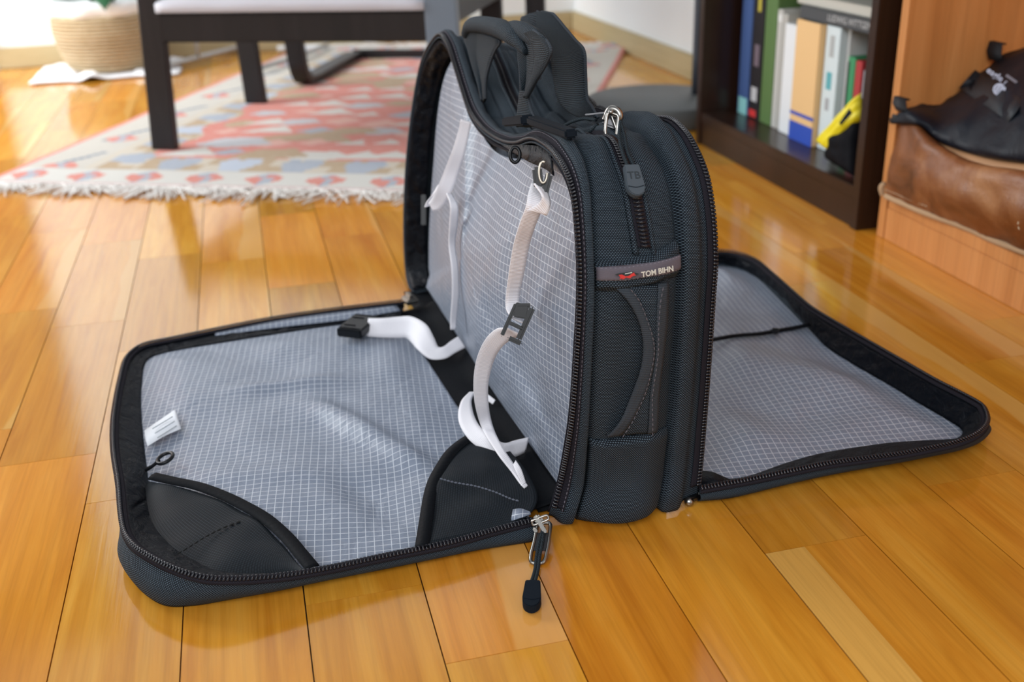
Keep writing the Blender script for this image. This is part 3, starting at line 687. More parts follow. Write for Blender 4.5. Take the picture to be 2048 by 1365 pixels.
def stitches(name, P, m, parent, L=.004, gap=.006, r=.0007, up=None):
    P = resample(P, 400); d = np.r_[0, np.cumsum(np.linalg.norm(np.diff(P, axis=0), axis=1))]; V = []; F = []
    t = 0
    while t+L < d[-1]:
        a, b = [np.array([np.interp(q, d, P[:, k]) for k in range(3)]) for q in (t, t+L)]
        T = unit(b-a); s = unit(np.cross(T, [0.3, .2, .9])); n_ = np.cross(T, s); c0 = len(V)
        for (q, rr_) in ((a, .4), ((a+b)/2, 1), (b, .4)):
            for (i, j) in ((1, 0), (0, 1), (-1, 0), (0, -1)): V.append(q+(s*i+n_*j)*r*rr_)
        for k in range(2):
            for i in range(4): F.append((c0+k*4+i, c0+k*4+(i+1) % 4, c0+k*4+4+(i+1) % 4, c0+k*4+4+i))
        t += gap
    return link(name, pydata(name, V, F), m, parent, kind='stuff')
M['thread_tan'] = mat('pale_thread', (.62, .48, .32), .8); M['thread'] = mat('grey_thread', (.16, .15, .18), .8)
stitches('stitching', [atX(2052, 395, .823), atX(2040, 430, .823), atX(2036, 452, .823), atX(2044, 468, .826)], M['thread_tan'], lb, .004, .006, .0009)
stitches('stitching', [p+np.array([-.004, 0, .006]) for p in Pg[1][3::6]], M['thread_tan'], lb, .004, .006, .0008)

# ---- black nylon sling pouch on the leather bag
sp = thing('nylon_pouch', 'black nylon packable pouch with white logo lying on the leather bag', 'pouch')
M['pouch_nylon'] = mat('pouch_nylon', (.005, .007, .013), .5, spec=.22); g = G(M['pouch_nylon']); g.bump(g.noise(g.pos(), 26, 4, .55, .8), .5, .006)
up_ = [(1780, 240, .843), (1808, 222, .846), (1832, 212, .87), (1869, 192, .94), (1926, 159, .97), (1983, 126, .99), (2048, 97, 1.0), (2150, 80, 1.0)]
md_ = [(1781, 242, .841), (1818, 234, .842), (1850, 236, .855), (1885, 238, .880), (1935, 232, .885), (1990, 222, .892), (2048, 212, .897), (2150, 205, .897)]
lo_ = [(1782, 244, .840), (1826, 246, .842), (1848, 252, .850), (1878, 277, .858), (1926, 295, .856), (1988, 309, .855), (2048, 315, .855), (2150, 322, .855)]
un_ = [(1783, 245, .847), (1828, 247, .855), (1850, 254, .88), (1880, 279, .90), (1928, 297, .90), (1990, 311, .90), (2050, 317, .90), (2150, 324, .90)]
rows = [keyed([atX(*p) for p in r], 8) for r in (un_, lo_, md_, up_)]
Pp = np.stack([catmull(np.array([r[i] for r in rows]), 8) for i in range(len(rows[0]))], 1)
for i in range(Pp.shape[0]):
    for j in range(Pp.shape[1]):
        if Pp[i, j, 0] > .853: Pp[i, j, 1] = min(Pp[i, j, 1], 1.266)
        p = Pp[i, j]; Pp[i, j] += np.array([-.7, -.3, .4])*(.007*nz(*p, 20)+.004*nz(*p, 45))*min(1, j/8)
grid('pouch_body', Pp, M['pouch_nylon'], sp, thick=.004)
M['black_web'] = mat('black_webbing', (.008, .008, .010), .7)
for (q, r_, X) in (((1992, 122), (1992, 86), .985), ((1806, 224), (1800, 197), .842)):
    a, b = atX(*q, X), atX(*r_, X+.002); s_ = np.array([.004, -.010, -.001])
    grid('webbing_tab', [[a-s_, a+s_], [(a+b)/2-s_+[-.003, 0, 0], (a+b)/2+s_+[-.003, 0, 0]], [b-s_*.9, b+s_*.9], [b-s_*.9+[.006, 0, 0], b+s_*.9+[.006, 0, 0]]], M['black_web'], sp, thick=.002)
a = atX(1788, 238, .839); grid('webbing_tab', [[a+[0, .006, -.004], a+[0, .004, .006]], [a+[.002, -.008, -.003], a+[.002, -.008, .006]]], M['black_web'], sp, thick=.002)
# printed patch with emblem and lettering
def onP(px, py, off=.002):
    pj = project(Pp.reshape(-1, 3)); k = np.argmin(((pj-[px, py])**2).sum(1)); X = Pp.reshape(-1, 3)[k]
    d = unit(ray(px, py)); t = (X-CP)@d; return CP+d*(t-off)
pt = [[onP(1962+ (i*32), 150+i*20+j*0, .003) for i in range(4)] for j in range(1)]
rowA = [onP(1950+t*98, 140+t*62, .007) for t in np.linspace(0, 1, 10)]; rowB = [onP(1918+t*100, 176+t*68, .007) for t in np.linspace(0, 1, 10)]; rowM = [(a+b)/2 for a, b in zip(rowA, rowB)]
rowM = [onP(1934+t*99, 158+t*65, .008) for t in np.linspace(0, 1, 10)]
grid('patch', [rowA, rowM, rowB], mat('patch_cloth', (.010, .014, .020), .6), sp, thick=.001)
wp = mat('white_print', (.62, .68, .85), .6)
c = onP(1998, 179, .020); rt = unit(_r*.82-_u*.57); upv = unit(_u*.82+_r*.57)
bm = bmesh.new()
pts = [(0, 1.0), (.35, .78), (.75, .80), (.9, .4), (1, 0), (.75, -.6), (.3, -.95), (-.3, -.95), (-.8, -.6), (-1, 0), (-.85, .5), (-.45, .85)]
for s_, dz in ((1, 0),):
    f = bm.faces.new([bm.verts.new(tuple(c+rt*x*.0078+upv*y*.0082)) for x, y in pts])
r_ = bmesh.ops.extrude_face_region(bm, geom=[f]); bmesh.ops.translate(bm, vec=tuple(-_f*.0006), verts=[v for v in r_['geom'] if isinstance(v, bmesh.types.BMVert)])
me = bpy.data.meshes.new('logo_mark'); bm.to_mesh(me); bm.free(); link('logo_mark', me, wp, sp, smooth=False)
for k in range(3):
    obox('logo_line', c-_f*.0008+rt*(k-1)*.0042-upv*.001, (rt, upv, _f), (.0006, .010-.003*abs(k-1), .0003), mat('logo_gap', (.02, .03, .05), .6), sp, 0)
text_mesh('eagle creek', .0115, wp, sp, onP(2006, 167, .020)+upv*.0035, rt, upv, bold=.0002)
obox('printed_line', onP(2026, 160, .020), (rt, upv, _f), (.021, .0035, .0003), mat('grey_print', (.25, .24, .28), .6), sp, 0)

# ================================================================== TRAVEL BAG
bag = thing('travel_bag', 'charcoal soft travel bag standing open on the floor with both side flaps unzipped and spread', 'bag')
TH = .125
# left rim: pixel, pixel, u
Lk = [(1097, 1036, 0), (1105, 1010, 0), (1120, 950, .001), (1138, 850, .003), (1147, 750, .005), (1153, 650, .006), (1156, 560, .008), (1153, 480, .010), (1145, 400, .012), (1130, 350, .013), (1108, 315, .014), (1085, 293, .016),
      (1060, 283, .018), (1030, 291, .022), (1000, 285, .026), (965, 262, .030), (940, 230, .032), (925, 190, .033), (908, 135, .034), (893, 90, .034), (875, 74, .032), (850, 110, .026), (835, 160, .022), (822, 240, .015), (812, 340, .008), (808, 450, .003), (811, 540, 0), (820, 590, -.002), (826, 604, -.003)]
LB = np.array([toB(S(*k)) for k in Lk]); LB[0] = toB(at(1097, 1036, .004)); LB[1] = toB(at(1105, 1010, .020)); LB[:, 2] = np.maximum(LB[:, 2], .006)
NS = 420
Lr = resample(LB, NS); 
# right rim: near part from the photograph, the rest follows the left one
Rk = [(1396, 990), (1399, 960), (1405, 900), (1417, 750), (1427, 600), (1432, 520), (1428, 430), (1415, 350), (1390, 290), (1370, 262), (1345, 243)]
RB = np.array([toB(S(x, y, TH)) for x, y in Rk]); RB[0] = toB(at(1396, 992, .006)); RB[1] = toB(at(1399, 962, .022)); RB[:, 2] = np.maximum(RB[:, 2], .006)
far = np.array([[TH, .10, .306], [TH+.002, .15, .298], [TH+.004, .22, .292], [TH+.004, .29, .302], [TH+.002, .36, .318], [TH, .43, .318], [TH, .49, .29], [TH, .53, .24], [TH, .56, .15], [TH, .57, .07], [TH, .565, .008]])
Rr = resample(np.vstack([RB, far]), NS)
ctr = np.array([.06, .27, .16])
def smooth(A, k=5):
    A = A.copy()
    for _ in range(k): A[1:-1] = (A[:-2]+2*A[1:-1]+A[2:])/4
    return A
Nr = []
for C_ in (Lr, Rr):
    T = unit(np.gradient(smooth(C_, 20), axis=0)); n_ = np.cross(T, [1, 0, 0]); n_[:, 0] = 0; n_ = unit(n_); n_ *= np.sign(((C_-ctr)*n_).sum(1).mean()); Nr.append(smooth(n_, 30))
def prof_off(a, s):
    """outward relief of the body fabric across the width"""
    b = lambda c, w_, h: h*np.exp(-((a-c)/w_)**4)
    o = b(.108, .060, .0100)+b(.46, .245, .0080)+b(.825, .066, .0095)
    o = o-.0055*np.exp(-((a-.172)/.014)**2)-.0065*np.exp(-((a-.752)/.014)**2)
    o = o-.0045*np.exp(-((a-.465)/.045)**4)*sm(s, .285, .32)*(1-sm(s, .86, .9))
    return o
KS = [0, .03, .06, .09, .14, .2, .225, .26, .30, .40, 1]
GL = [.14, .15, .13, .11, .092, .088, .10, .15, .18, .172, .172]
GR = [.68, .69, .69, .70, .695, .685, .69, .70, .72, .752, .752]
GZ = [.43, .43, .43, .43, .43, .434, .405, .395, .40, .45, .465]
def amap(a, s):
    gl, gr, gz = (np.interp(s, KS, k) for k in (GL, GR, GZ))
    return np.where(a < .172, a/.172*gl, np.where(a < .465, gl+(a-.172)/.293*(gz-gl), np.where(a < .752, gz+(a-.465)/.287*(gr-gz), gr+(a-.752)/.248*(1-gr))))
def bodyP(s, a, off=0.0):
    s = np.clip(np.asarray(s, float), 0, 1); a = np.asarray(a, float)
    s, a = np.broadcast_arrays(s, a); x = s*(NS-1)
    f = lambda A: np.stack([np.interp(x, np.arange(NS), A[:, k]) for k in range(3)], -1)
    l, r_ = f(Lr), f(Rr); ap = amap(a, s); n_ = unit(f(Nr[0])*(1-ap[..., None])+f(Nr[1])*ap[..., None])
    p = l*(1-ap[..., None])+r_*ap[..., None]
    o = prof_off(a, s)+np.asarray(off)
    # pot-bellied lower front, collapsed top
    mid = np.sin(np.clip(a, 0, 1)*np.pi)
    o = o+mid*(.012*np.exp(-((s-.02)/.06)**2)+.006*np.exp(-((s-.16)/.1)**2)-.016*np.exp(-((s-.50)/.10)**2))
    p = p+n_*o[..., None]
    p[..., 2] = np.maximum(p[..., 2], .0035)
    return p
def W3(P): P = np.asarray(P, float); return BO+P[..., 0:1]*BU+P[..., 1:2]*BV+P[..., 2:3]*np.array([0, 0, 1.])
ss = np.linspace(0, 1, 330); a_ = np.unique(np.r_[np.linspace(0, 1, 72), .172, .752])
SS, AA = np.meshgrid(ss, a_, indexing='ij')
wr = np.zeros(SS.shape)
for i in range(SS.shape[0]):
    for j in range(SS.shape[1]):
        s, a = SS[i, j], AA[i, j]; e = math.sin(min(max(a, 0), 1)*math.pi)
        amp = .0020+.0100*math.exp(-((s-.31)/.06)**2)+.005*math.exp(-((s-.5)/.15)**2)
        wr[i, j] = e*amp*(nz(s*16, a*3.5, 2)+.6*nz(s*34, a*5, 5))+.0028*e*nz(s*9, a*7, 8)
        w_ = sm(s, .40, .44)*(1-sm(s, .74, .78))
        wr[i, j] -= w_*(.0025*math.exp(-((a-.30)/.014)**2)+.002*math.exp(-((a-.64)/.014)**2))
        for s0 in (.43, .475, .52, .57, .63, .69): wr[i, j] -= w_*.0028*math.exp(-((s-s0-.01*math.sin(a*9))/.006)**2)*float(sm(a, .10, .16))*(1 if a < .40 or a > .54 else 0)
        # soft crease running in from the shoulder
        wr[i, j] -= .008*math.exp(-((s-(.345-.22*(a-.15)))/.012)**2)*math.exp(-((a-.25)/.12)**2)+.005*math.exp(-((s-(.30+.12*(a-.6)))/.012)**2)*math.exp(-((a-.66)/.1)**2)
def wrk(s, a):
    i = np.clip(np.asarray(s)*(len(ss)-1), 0, len(ss)-1.001); j = np.clip(np.interp(a, a_, np.arange(len(a_))), 0, len(a_)-1.001)
    i0, j0 = i.astype(int), j.astype(int); fi, fj = i-i0, j-j0
    return wr[i0, j0]*(1-fi)*(1-fj)+wr[i0+1, j0]*fi*(1-fj)+wr[i0, j0+1]*(1-fi)*fj+wr[i0+1, j0+1]*fi*fj
def surf(s, a, off=0.0):
    s, a = np.broadcast_arrays(np.asarray(s, float), np.asarray(a, float)); return W3(bodyP(s, a, wrk(s, a)+off))
Dl = np.r_[0, np.cumsum(np.linalg.norm(np.diff(Lr, axis=0), axis=1))][-1]
def bUV(SS, AA): return np.stack([AA*TH*1.12, SS*Dl], -1)
body = grid('body_fabric', surf(SS, AA), M['ballistic'], bag, UV=bUV(SS, AA), thick=-.0015)
# bottom panel on the floor between both hinge lines
bp_ = [[W3(np.array([u_, v_, .003])) for u_ in np.linspace(-.012, TH+.008, 10)] for v_ in np.linspace(.012, .560, 30)]
grid('bottom_panel', bp_, M['edge'], bag, thick=.001)
# lookup: pixel -> (s, a) on the visible part of the body surface
LS, LA = np.meshgrid(np.linspace(0, .62, 500), np.linspace(0, 1, 220), indexing='ij'); LP = surf(LS, LA); Lpx = project(LP); Lz = (LP-CP)@_f
def sa(x, y, near=True):
    d = ((Lpx-[x, y])**2).sum(-1)+(2.0*(Lz-Lz.min())*40 if near else 0)
    k = np.unravel_index(np.argmin(d), d.shape); return LS[k], LA[k]
def on(x, y, off=0.0): s, a = sa(x, y); return surf(s, a, off)
def patch(name, s0, s1, a0, a1, off, m, parent, n=(40, 40), edge=.12, kind=None, bulge=0, label=None, UVf=None):
    s0, s1 = (np.asarray(q, float) for q in (s0, s1)); t = np.linspace(0, 1, n[0]); q = np.linspace(0, 1, n[1])
    Tt, Q = np.meshgrid(t, q, indexing='ij'); A = a0+(a1-a0)*Q
    S0 = np.interp(Q, np.linspace(0, 1, len(np.atleast_1d(s0))), np.atleast_1d(s0)); S1 = np.interp(Q, np.linspace(0, 1, len(np.atleast_1d(s1))), np.atleast_1d(s1))
    Sx = S0+(S1-S0)*Tt; e = np.minimum(sm(Tt, 0, edge)*(1-sm(Tt, 1-edge, 1)), 1)
    o = off*(.15+.85*e)+bulge*e*np.sin(Q*np.pi)
    return grid(name, surf(Sx, A, o), m, parent, UV=bUV(Sx, A), thick=.001, kind=kind, label=label)

# --- zippers of the body: both open rims and the closed centre zip
def rim_zip(a0, sgn, parent):
    s = np.linspace(.012, .985, 500); z = parent
    ta = np.linspace(a0, a0+sgn*.058, 5); Sg, Ag = np.meshgrid(s, ta, indexing='ij')
    P = surf(Sg, Ag, .0012); grid('zipper_tape', P, M['tape'], z, UV=bUV(Sg, Ag), thick=.0008)
    p0 = surf(s, a0, .0); p1 = surf(s, a0+sgn*.05, 0.); A = unit(p0-p1); U = unit(surf(s, a0, .01)-p0)
    teeth('zipper_teeth', p0-A*.0019+U*.0013, A, U, z)
    Sg, Ag = np.meshgrid(s, [a0+sgn*.052, a0+sgn*.066], indexing='ij')
    if sgn > 0: stitches('stitching', surf(s, a0+sgn*.050, .0026), M['thread'], z, .0026, .0040, .0005)
zl = bpy.data.objects.new('rim_zipper', None); COL.objects.link(zl); zl.parent = bag; rim_zip(0.0, 1, zl)
zr = bpy.data.objects.new('rim_zipper', None); COL.objects.link(zr); zr.parent = bag; rim_zip(1.0, -1, zr)
s_c0 = sa(1292, 497)[0]
s_c1 = .78
zc = bpy.data.objects.new('center_zipper', None); COL.objects.link(zc); zc.parent = bag
def ca(s): return .465+0*np.asarray(s)
s = np.linspace(s_c0, s_c1, 300); ta = np.array([-.048, -.03, 0, .03, .048]); Sg, Ag = np.meshgrid(s, .465+ta, indexing='ij')
grid('zipper_tape', surf(Sg, Ag, .0016), M['tape'], zc, UV=bUV(Sg, Ag), thick=.001)
for sg in (-1, 1):
    p0 = surf(s, .465+sg*.017, .0022); A = unit(surf(s, .465, .0022)-p0); U = unit(surf(s, .465, .012)-surf(s, .465, .0))
    teeth('zipper_teeth', p0+A*.0008, A, U, zc, sz=(.0020, .0042, .0026))
for sg in (-1, 1):                                     # folded fabric lips along the closed zip
    q_ = np.array([0, .014, .024, .030]); Sg, Qg = np.meshgrid(np.linspace(s_c0-.004, s_c1, 260), q_, indexing='ij'); Ag = .465+sg*(.045+Qg)
    grid('zipper_lip', surf(Sg, Ag, np.array([.0018, .0026, .0020, .0004])[None, :]+0*Sg), M['ballistic'], zc, UV=bUV(Sg, Ag), thick=.0008)

# --- side pocket, label band and side handle on the near end
sB0 = [sa(1184, 878)[0], sa(1235, 874)[0], sa(1285, 866)[0], sa(1338, 850)[0]]
patch('lower_pocket', [.004]*4, sB0, .180, .745, .0035, M['ballistic'], bag, (50, 40), .05, bulge=.002)
bt = [sa(1192, 523)[0], sa(1225, 524)[0], sa(1275, 512)[0], sa(1320, 497)[0], sa(1356, 478)[0]]
bb_ = [sa(1192, 581)[0], sa(1225, 580)[0], sa(1275, 571)[0], sa(1320, 560)[0], sa(1356, 547)[0]]
patch('label_band', bb_, bt, .176, .750, .0062, M['ballistic'], bag, (36, 40), .22)
lt = [sa(1192, 533)[0], sa(1245, 531)[0], sa(1300, 522)[0], sa(1335, 515)[0], sa(1357, 504)[0]]
lb_ = [sa(1192, 560)[0], sa(1245, 558)[0], sa(1300, 550)[0], sa(1335, 544)[0], sa(1357, 534)[0]]
M['label'] = weave_mat('woven_label', (.12, .105, .125), (.19, .17, .20), .0007, .0007, .4, .7)
lab = patch('logo_label', lb_, lt, .178, .748, .0084, M['label'], bag, (8, 40), .1, label='grey woven label with red emblem and TOM BIHN lettering')
sl, sh_ = np.array(lb_), np.array(lt)
Lq = np.linspace(0, 1, 5)
def lab_pt(q, t, off=.0088): q = np.asarray(q, float); s = (np.interp(q, Lq, lb_)*(1-t)+np.interp(q, Lq, lt)*t); return surf(s, .178+.57*q, off)
for t in (.12, .88): stitches('stitching', lab_pt(np.linspace(.02, .98, 60), t, .0086), mat('label_thread', (.28, .26, .30), .7), lab, .0022, .0034, .0003)
cT = on(1303, 538, .0105); rtT = unit(on(1334, 531, .009)-on(1272, 544, .009)); upT = lab_pt(.66, .9)-lab_pt(.66, .1); upT = unit(upT-rtT*(upT@rtT))
text_mesh('TOM BIHN', .0057, mat('label_print', (.68, .66, .58), .6), lab, cT, rtT, upT, bold=.0001)
c = on(1243, 545, .0102); rc = unit(on(1264, 544, .009)-on(1222, 547, .009)); uc = np.cross(np.cross(rc, upT), rc); uc = unit(uc)
def emblem(name, poly, col, dz=0):
    bm = bmesh.new(); nrm = np.cross(rc, uc); f = bm.faces.new([bm.verts.new(tuple(c+rc*x*.001+uc*y*.001+nrm*(dz))) for x, y in poly])
    r_ = bmesh.ops.extrude_face_region(bm, geom=[f]); bmesh.ops.translate(bm, vec=tuple(-nrm*.0002), verts=[v for v in r_['geom'] if isinstance(v, bmesh.types.BMVert)])
    bmesh.ops.recalc_face_normals(bm, faces=bm.faces); me = bpy.data.meshes.new(name); bm.to_mesh(me); bm.free(); link(name, me, mat(name, col, .6), lab, smooth=False)
emblem('emblem_wing', [(-9.5, 1.2), (-6, 2.0), (4, 2.4), (9.5, .4), (4, -.5), (-3, -.6)], (.012, .02, .022))
emblem('emblem_body', [(-6.5, .8), (-5.2, -1.0), (-5.8, -2.2), (-3.5, -1.9), (-3.6, -2.9), (-1, -1.4), (2.2, -2.2), (3.5, -1.0), (6.8, -.2), (5.6, .4), (5.2, 1.9), (3.2, .9), (1, -.4), (-1.2, -.6), (-4, 1.0)], (.62, .03, .025), .0002)
emblem('emblem_line', [(-1.8, 1.5), (3.6, 2.2), (3.7, 1.7), (-1.8, 1.0)], (.7, .7, .66), .0003)
# handle: fabric strip with two taped edges, standing slightly off the panel
Lo = [(1229, 577), (1251, 603), (1272, 645), (1278, 690), (1270, 735), (1254, 780), (1236, 825), (1208, 867)]
Li = [(1254, 573), (1272, 597), (1291, 645), (1300, 690), (1293, 735), (1280, 780), (1260, 825), (1236, 864)]
Ri = [(1311, 567), (1306, 600), (1303, 645), (1302, 690), (1297, 735), (1291, 780), (1291, 825), (1291, 862)]
Ro = [(1331, 561), (1328, 600), (1325, 645), (1319, 690), (1313, 735), (1309, 780), (1309, 825), (1309, 859)]
def strip(A, B_, n, offA, offB, m, name, parent, k=12):
    A = np.array([sa(*p) for p in A]); B_ = np.array([sa(*p) for p in B_]); A, B_ = smooth(resample(A, 60, True), 3), smooth(resample(B_, 60, True), 3)
    q = np.linspace(0, 1, n); X = A[:, None]*(1-q)[None, :, None]+B_[:, None]*q[None, :, None]; t = np.linspace(0, 1, 60)[:, None]
    arch = np.sin(np.clip(t, 0, 1)*np.pi)**.5
    o = (offA*(1-q)+offB*q)[None]*(.35+.65*arch); return grid(name, surf(X[..., 0], X[..., 1], o), m, parent, UV=bUV(X[..., 0], X[..., 1]), thick=.0016)
hd = strip(Li, Ri, 10, .008, .008, M['ballistic'], 'side_handle', bag)
strip(Lo, Li, 4, .0088, .0094, M['binding'], 'piping', hd); strip(Ri, Ro, 4, .0094, .0088, M['binding'], 'piping', hd)
def sline(P, off, n=80): Q = resample(np.array([sa(*p) for p in P]), n); return surf(Q[:, 0], Q[:, 1], off)
stitches('stitching', sline([(x-3, y) for x, y in Li], .0106), M['thread'], hd, .0028, .0044, .0004)
stitches('stitching', sline([(x+3, y) for x, y in Ri], .0106), M['thread'], hd, .0028, .0044, .0004)

# --- inside of the open left compartment: gathered black wall and ripstop divider
s = np.linspace(0, 1, 300); dep = np.linspace(0, 1, 9); Sg, Dg = np.meshgrid(s, dep, indexing='ij')
Pin = bodyP(Sg, .012+Dg*.20, -.006-.004*Dg-prof_off(.012+Dg*.20, Sg))
for i in range(Pin.shape[0]):
    for j in range(Pin.shape[1]):
        k_ = math.sin(dep[j]*math.pi)*.006; Pin[i, j] += np.array([.3, .5, .6])*k_*(nz(s[i]*60, dep[j]*3, 1)+.5*nz(s[i]*130, dep[j]*4, 3))
Pin[..., 2] = np.maximum(Pin[..., 2], .005)
grid('inner_wall', W3(Pin), M['lining_black'], bag, thick=.0006)
# inner seam binding and inner tape
Sg, Dg = np.meshgrid(s, [.006, .045, .075], indexing='ij'); grid('inner_tape', W3(bodyP(Sg, Dg, -.0045-prof_off(Dg, Sg))), M['tape'], bag, thick=.0008)
edge_s = np.linspace(0.02, .975, 260); loop = bodyP(edge_s, .20, -.012-prof_off(np.full_like(edge_s, .20), edge_s))
loop[:, 0] = np.clip(loop[:, 0], .016, .06)
loop[:, 1] += .010*sm(edge_s, .62, .72)*0-.030*np.exp(-((edge_s-.83)/.16)**2)
bot = np.array([[.0155, v_, .011] for v_ in np.linspace(loop[-1, 1], loop[0, 1], 60)[1:-1]]); LOOP = np.vstack([loop, bot])
def polar_fill(LOOP, c, rings, disp, UVf, name, m, parent, thick=.0006, pw=1.0, **k):
    n = len(LOOP); P = [c+(LOOP-c)*(t**pw) for t in np.linspace(1, 0, rings+1)[:-1]]; V = np.vstack(P+[c[None]])
    V = disp(V); F = [(i*n+j, i*n+(j+1) % n, (i+1)*n+(j+1) % n, (i+1)*n+j) for i in range(rings-1) for j in range(n)]
    F += [((rings-1)*n+j, (rings-1)*n+(j+1) % n, rings*n) for j in range(n)]
    o = link(name, pydata(name, V, F, UVf(V)), m, parent, **k)
    s_ = o.modifiers.new('t', 'SOLIDIFY'); s_.thickness = thick; s_.offset = -1 if thick < 0 else 0
    return o
def ddiv(V):
    V = V.copy()
    for i, (u_, v_, z) in enumerate(V):
        e = max(0, math.sin(math.pi*min(max(v_/.53, 0), 1)))*max(0, math.sin(math.pi*min(max(z/.30, 0), 1)))
        near = math.exp(-((v_-.10)/.16)**2)*math.sin(math.pi*min(max(z/.30, 0), 1))
        V[i, 0] += -.020*e-.012*near+.010*nz(v_, z, 0, 6)*e+.0045*nz(v_, z, 4, 17)*e+.002*math.sin((v_+z*.5)*50)*e*max(0, nz(v_, z, 9, 5))
    return W3(V)
polar_fill(LOOP, np.array([.026, .26, .15]), 60, ddiv, lambda V: np.stack([(V-BO)@BV, V[:, 2]+.07*((V-BO)@BV)], 1), 'divider', M['ripstop'], bag)
loopR = bodyP(edge_s, .86, -.020-prof_off(np.full_like(edge_s, .86), edge_s)); botR = np.array([[.105, v_, .011] for v_ in np.linspace(loopR[-1, 1], loopR[0, 1], 60)[1:-1]])
polar_fill(np.vstack([loopR, botR]), np.array([.105, .26, .15]), 20, lambda V: W3(V), lambda V: np.stack([(V-BO)@BV, V[:, 2]], 1), 'divider', M['ripstop'], bag)
# short hinge web, black, between flap lining and divider
hw = [[W3(np.array([u_, v_, .0055+.002*math.sin(v_*40+u_*90)+.004*(u_ > .010)])) for u_ in np.linspace(-.050, .020, 9)] for v_ in np.linspace(.015, .495, 60)]
grid('hinge_web', hw, M['edge'], bag, thick=.0006)

# --- flaps
def flap(Zk, Ik, Bk, hinge_z, name, label, cen, ripple, seed):
    fl_ = bpy.data.objects.new(name, None); COL.objects.link(fl_); fl_.parent = bag; fl_['label'] = label
    K = 9
    Z = keyed([at(*p) for p in Zk], K); I = keyed([at(p[0], p[1], .009) for p in Ik], K); Bq = keyed([at(p[0], p[1], .0) if len(p) == 2 else np.array([*p[:2], 0]) for p in Bk], K)
    n = len(Z); Z[:, :2] = smooth(Z[:, :2], 2)
    Bq[:, 2] = .0015
    c2 = Z.mean(0); out = Z-c2; out[:, 2] = 0; T = unit(np.gradient(Z, axis=0)); T[:, 2] = 0; nout = np.cross(T, [0, 0, 1.]); nout = unit(nout); nout *= np.sign((nout*out).sum(1, keepdims=True).mean())
    # outer wall
    rows = []
    for t in np.linspace(0, 1, 10):
        p = Bq*(1-t)+(Z-nout*.0005-[0, 0, .0015])*t; p = p+nout*(.0055*math.sin(math.pi*min(t*1.15, 1)))[..., None] if False else p+nout*.0055*math.sin(math.pi*min(t*1.1, 1))
        rows.append(p)
    d = np.r_[0, np.cumsum(np.linalg.norm(np.diff(Z, axis=0), axis=1))]
    UV = np.stack(np.meshgrid(d, np.linspace(0, .035, 10)), -1)
    grid('side_wall', rows, M['ballistic'], fl_, UV=UV, thick=-.001)
    # tape on both sides of the teeth
    tp = [Z+nout*.0022-[0, 0, .0034], Z+nout*.0016-[0, 0, .0008], Z-nout*.0015+[0, 0, .0002], Z-nout*.0052-[0, 0, .0012]]
    grid('zipper_tape', tp, M['tape'], fl_, thick=.0007)
    A = unit(-nout+np.array([0, 0, .5])); teeth('zipper_teeth', resample(Z, 500, False)+[0, 0, .0006], resample(A, 500, False), np.array([0, 0, 1.]), fl_)
    # inner wall with gathers
    rows = []; q = 10
    for k_ in range(q):
        t = k_/(q-1); p = (Z-nout*.004-[0, 0, .003])*(1-t)+I*t; rows.append(p)
    rows = np.array(rows)
    for k_ in range(q):
        for i in range(n):
            e = math.sin(math.pi*k_/(q-1)); rows[k_, i] += np.array([nout[i, 0], nout[i, 1], .8])*e*.0028*(nz(d[i]*90, k_*.35, seed)+.5*nz(d[i]*200, k_*.4, seed+3))
    rows[..., 2] = np.maximum(rows[..., 2], .004)
    grid('inner_wall', rows, M['lining_black'], fl_, thick=.0005)
    # lining
    close = np.array([I[-1]*(1-t)+I[0]*t for t in np.linspace(0, 1, 60)[1:-1]]); LOOP = np.vstack([I, close])
    def disp(V):
        V = V.copy(); dd = np.array([np.sqrt(((LOOP[:, :2]-v[:2])**2).sum(1)).min() for v in V])
        for i, v in enumerate(V): V[i, 2] = .008+sm(dd[i], 0, .05)*(ripple(v[0], v[1]))
        V[:, 2] = np.maximum(V[:, 2], .0035); return V
    rr_ = D2R(-6); polar_fill(LOOP, np.array([*cen, .009]), 64, disp, lambda V: np.stack([V[:, 0]*math.cos(rr_)+V[:, 1]*math.sin(rr_), -V[:, 0]*math.sin(rr_)+V[:, 1]*math.cos(rr_)], 1), 'lining', M['ripstop'], fl_)
    # outside fabric lying on the floor
    close = np.array([Bq[-1]*(1-t)+Bq[0]*t for t in np.linspace(0, 1, 20)[1:-1]]); LB_ = np.vstack([Bq, close])
    polar_fill(LB_, np.array([*cen, .0015]), 4, lambda V: V, lambda V: V[:, :2], 'outer_panel', M['ballistic'], fl_)
    return fl_, Z, I, nout
def offk(Zk, dx, dy, i, z): p = at(*Zk[i]); return (p[0]+dx, p[1]+dy)
ZL = [(1080, 1040, .017), (990, 1062, .017), (897, 1088, .018), (770, 1114, .019), (648, 1140, .021), (549, 1155, .024), (449, 1160, .029), (389, 1153, .032), (339, 1135, .034), (300, 1115, .035), (270, 1095, .036), (250, 1067, .036), (242, 1028, .036), (237, 970, .035), (227, 904, .033), (226, 850, .031),
      (232, 800, .028), (240, 760, .024), (250, 722, .020), (268, 701, .017), (295, 688, .015), (349, 677, .015), (450, 656, .015), (549, 637, .015), (673, 619, .015), (808, 603, .015)]
IL_ = [(1060, 1035), (975, 1058), (885, 1082), (765, 1108), (650, 1132), (560, 1144), (470, 1143), (420, 1130), (382, 1108), (350, 1085), (325, 1060), (308, 1030), (300, 1000), (294, 950), (287, 890), (283, 845),
      (281, 800), (283, 765), (287, 735), (298, 717), (325, 706), (375, 696), (460, 682), (555, 667), (670, 650), (800, 636)]
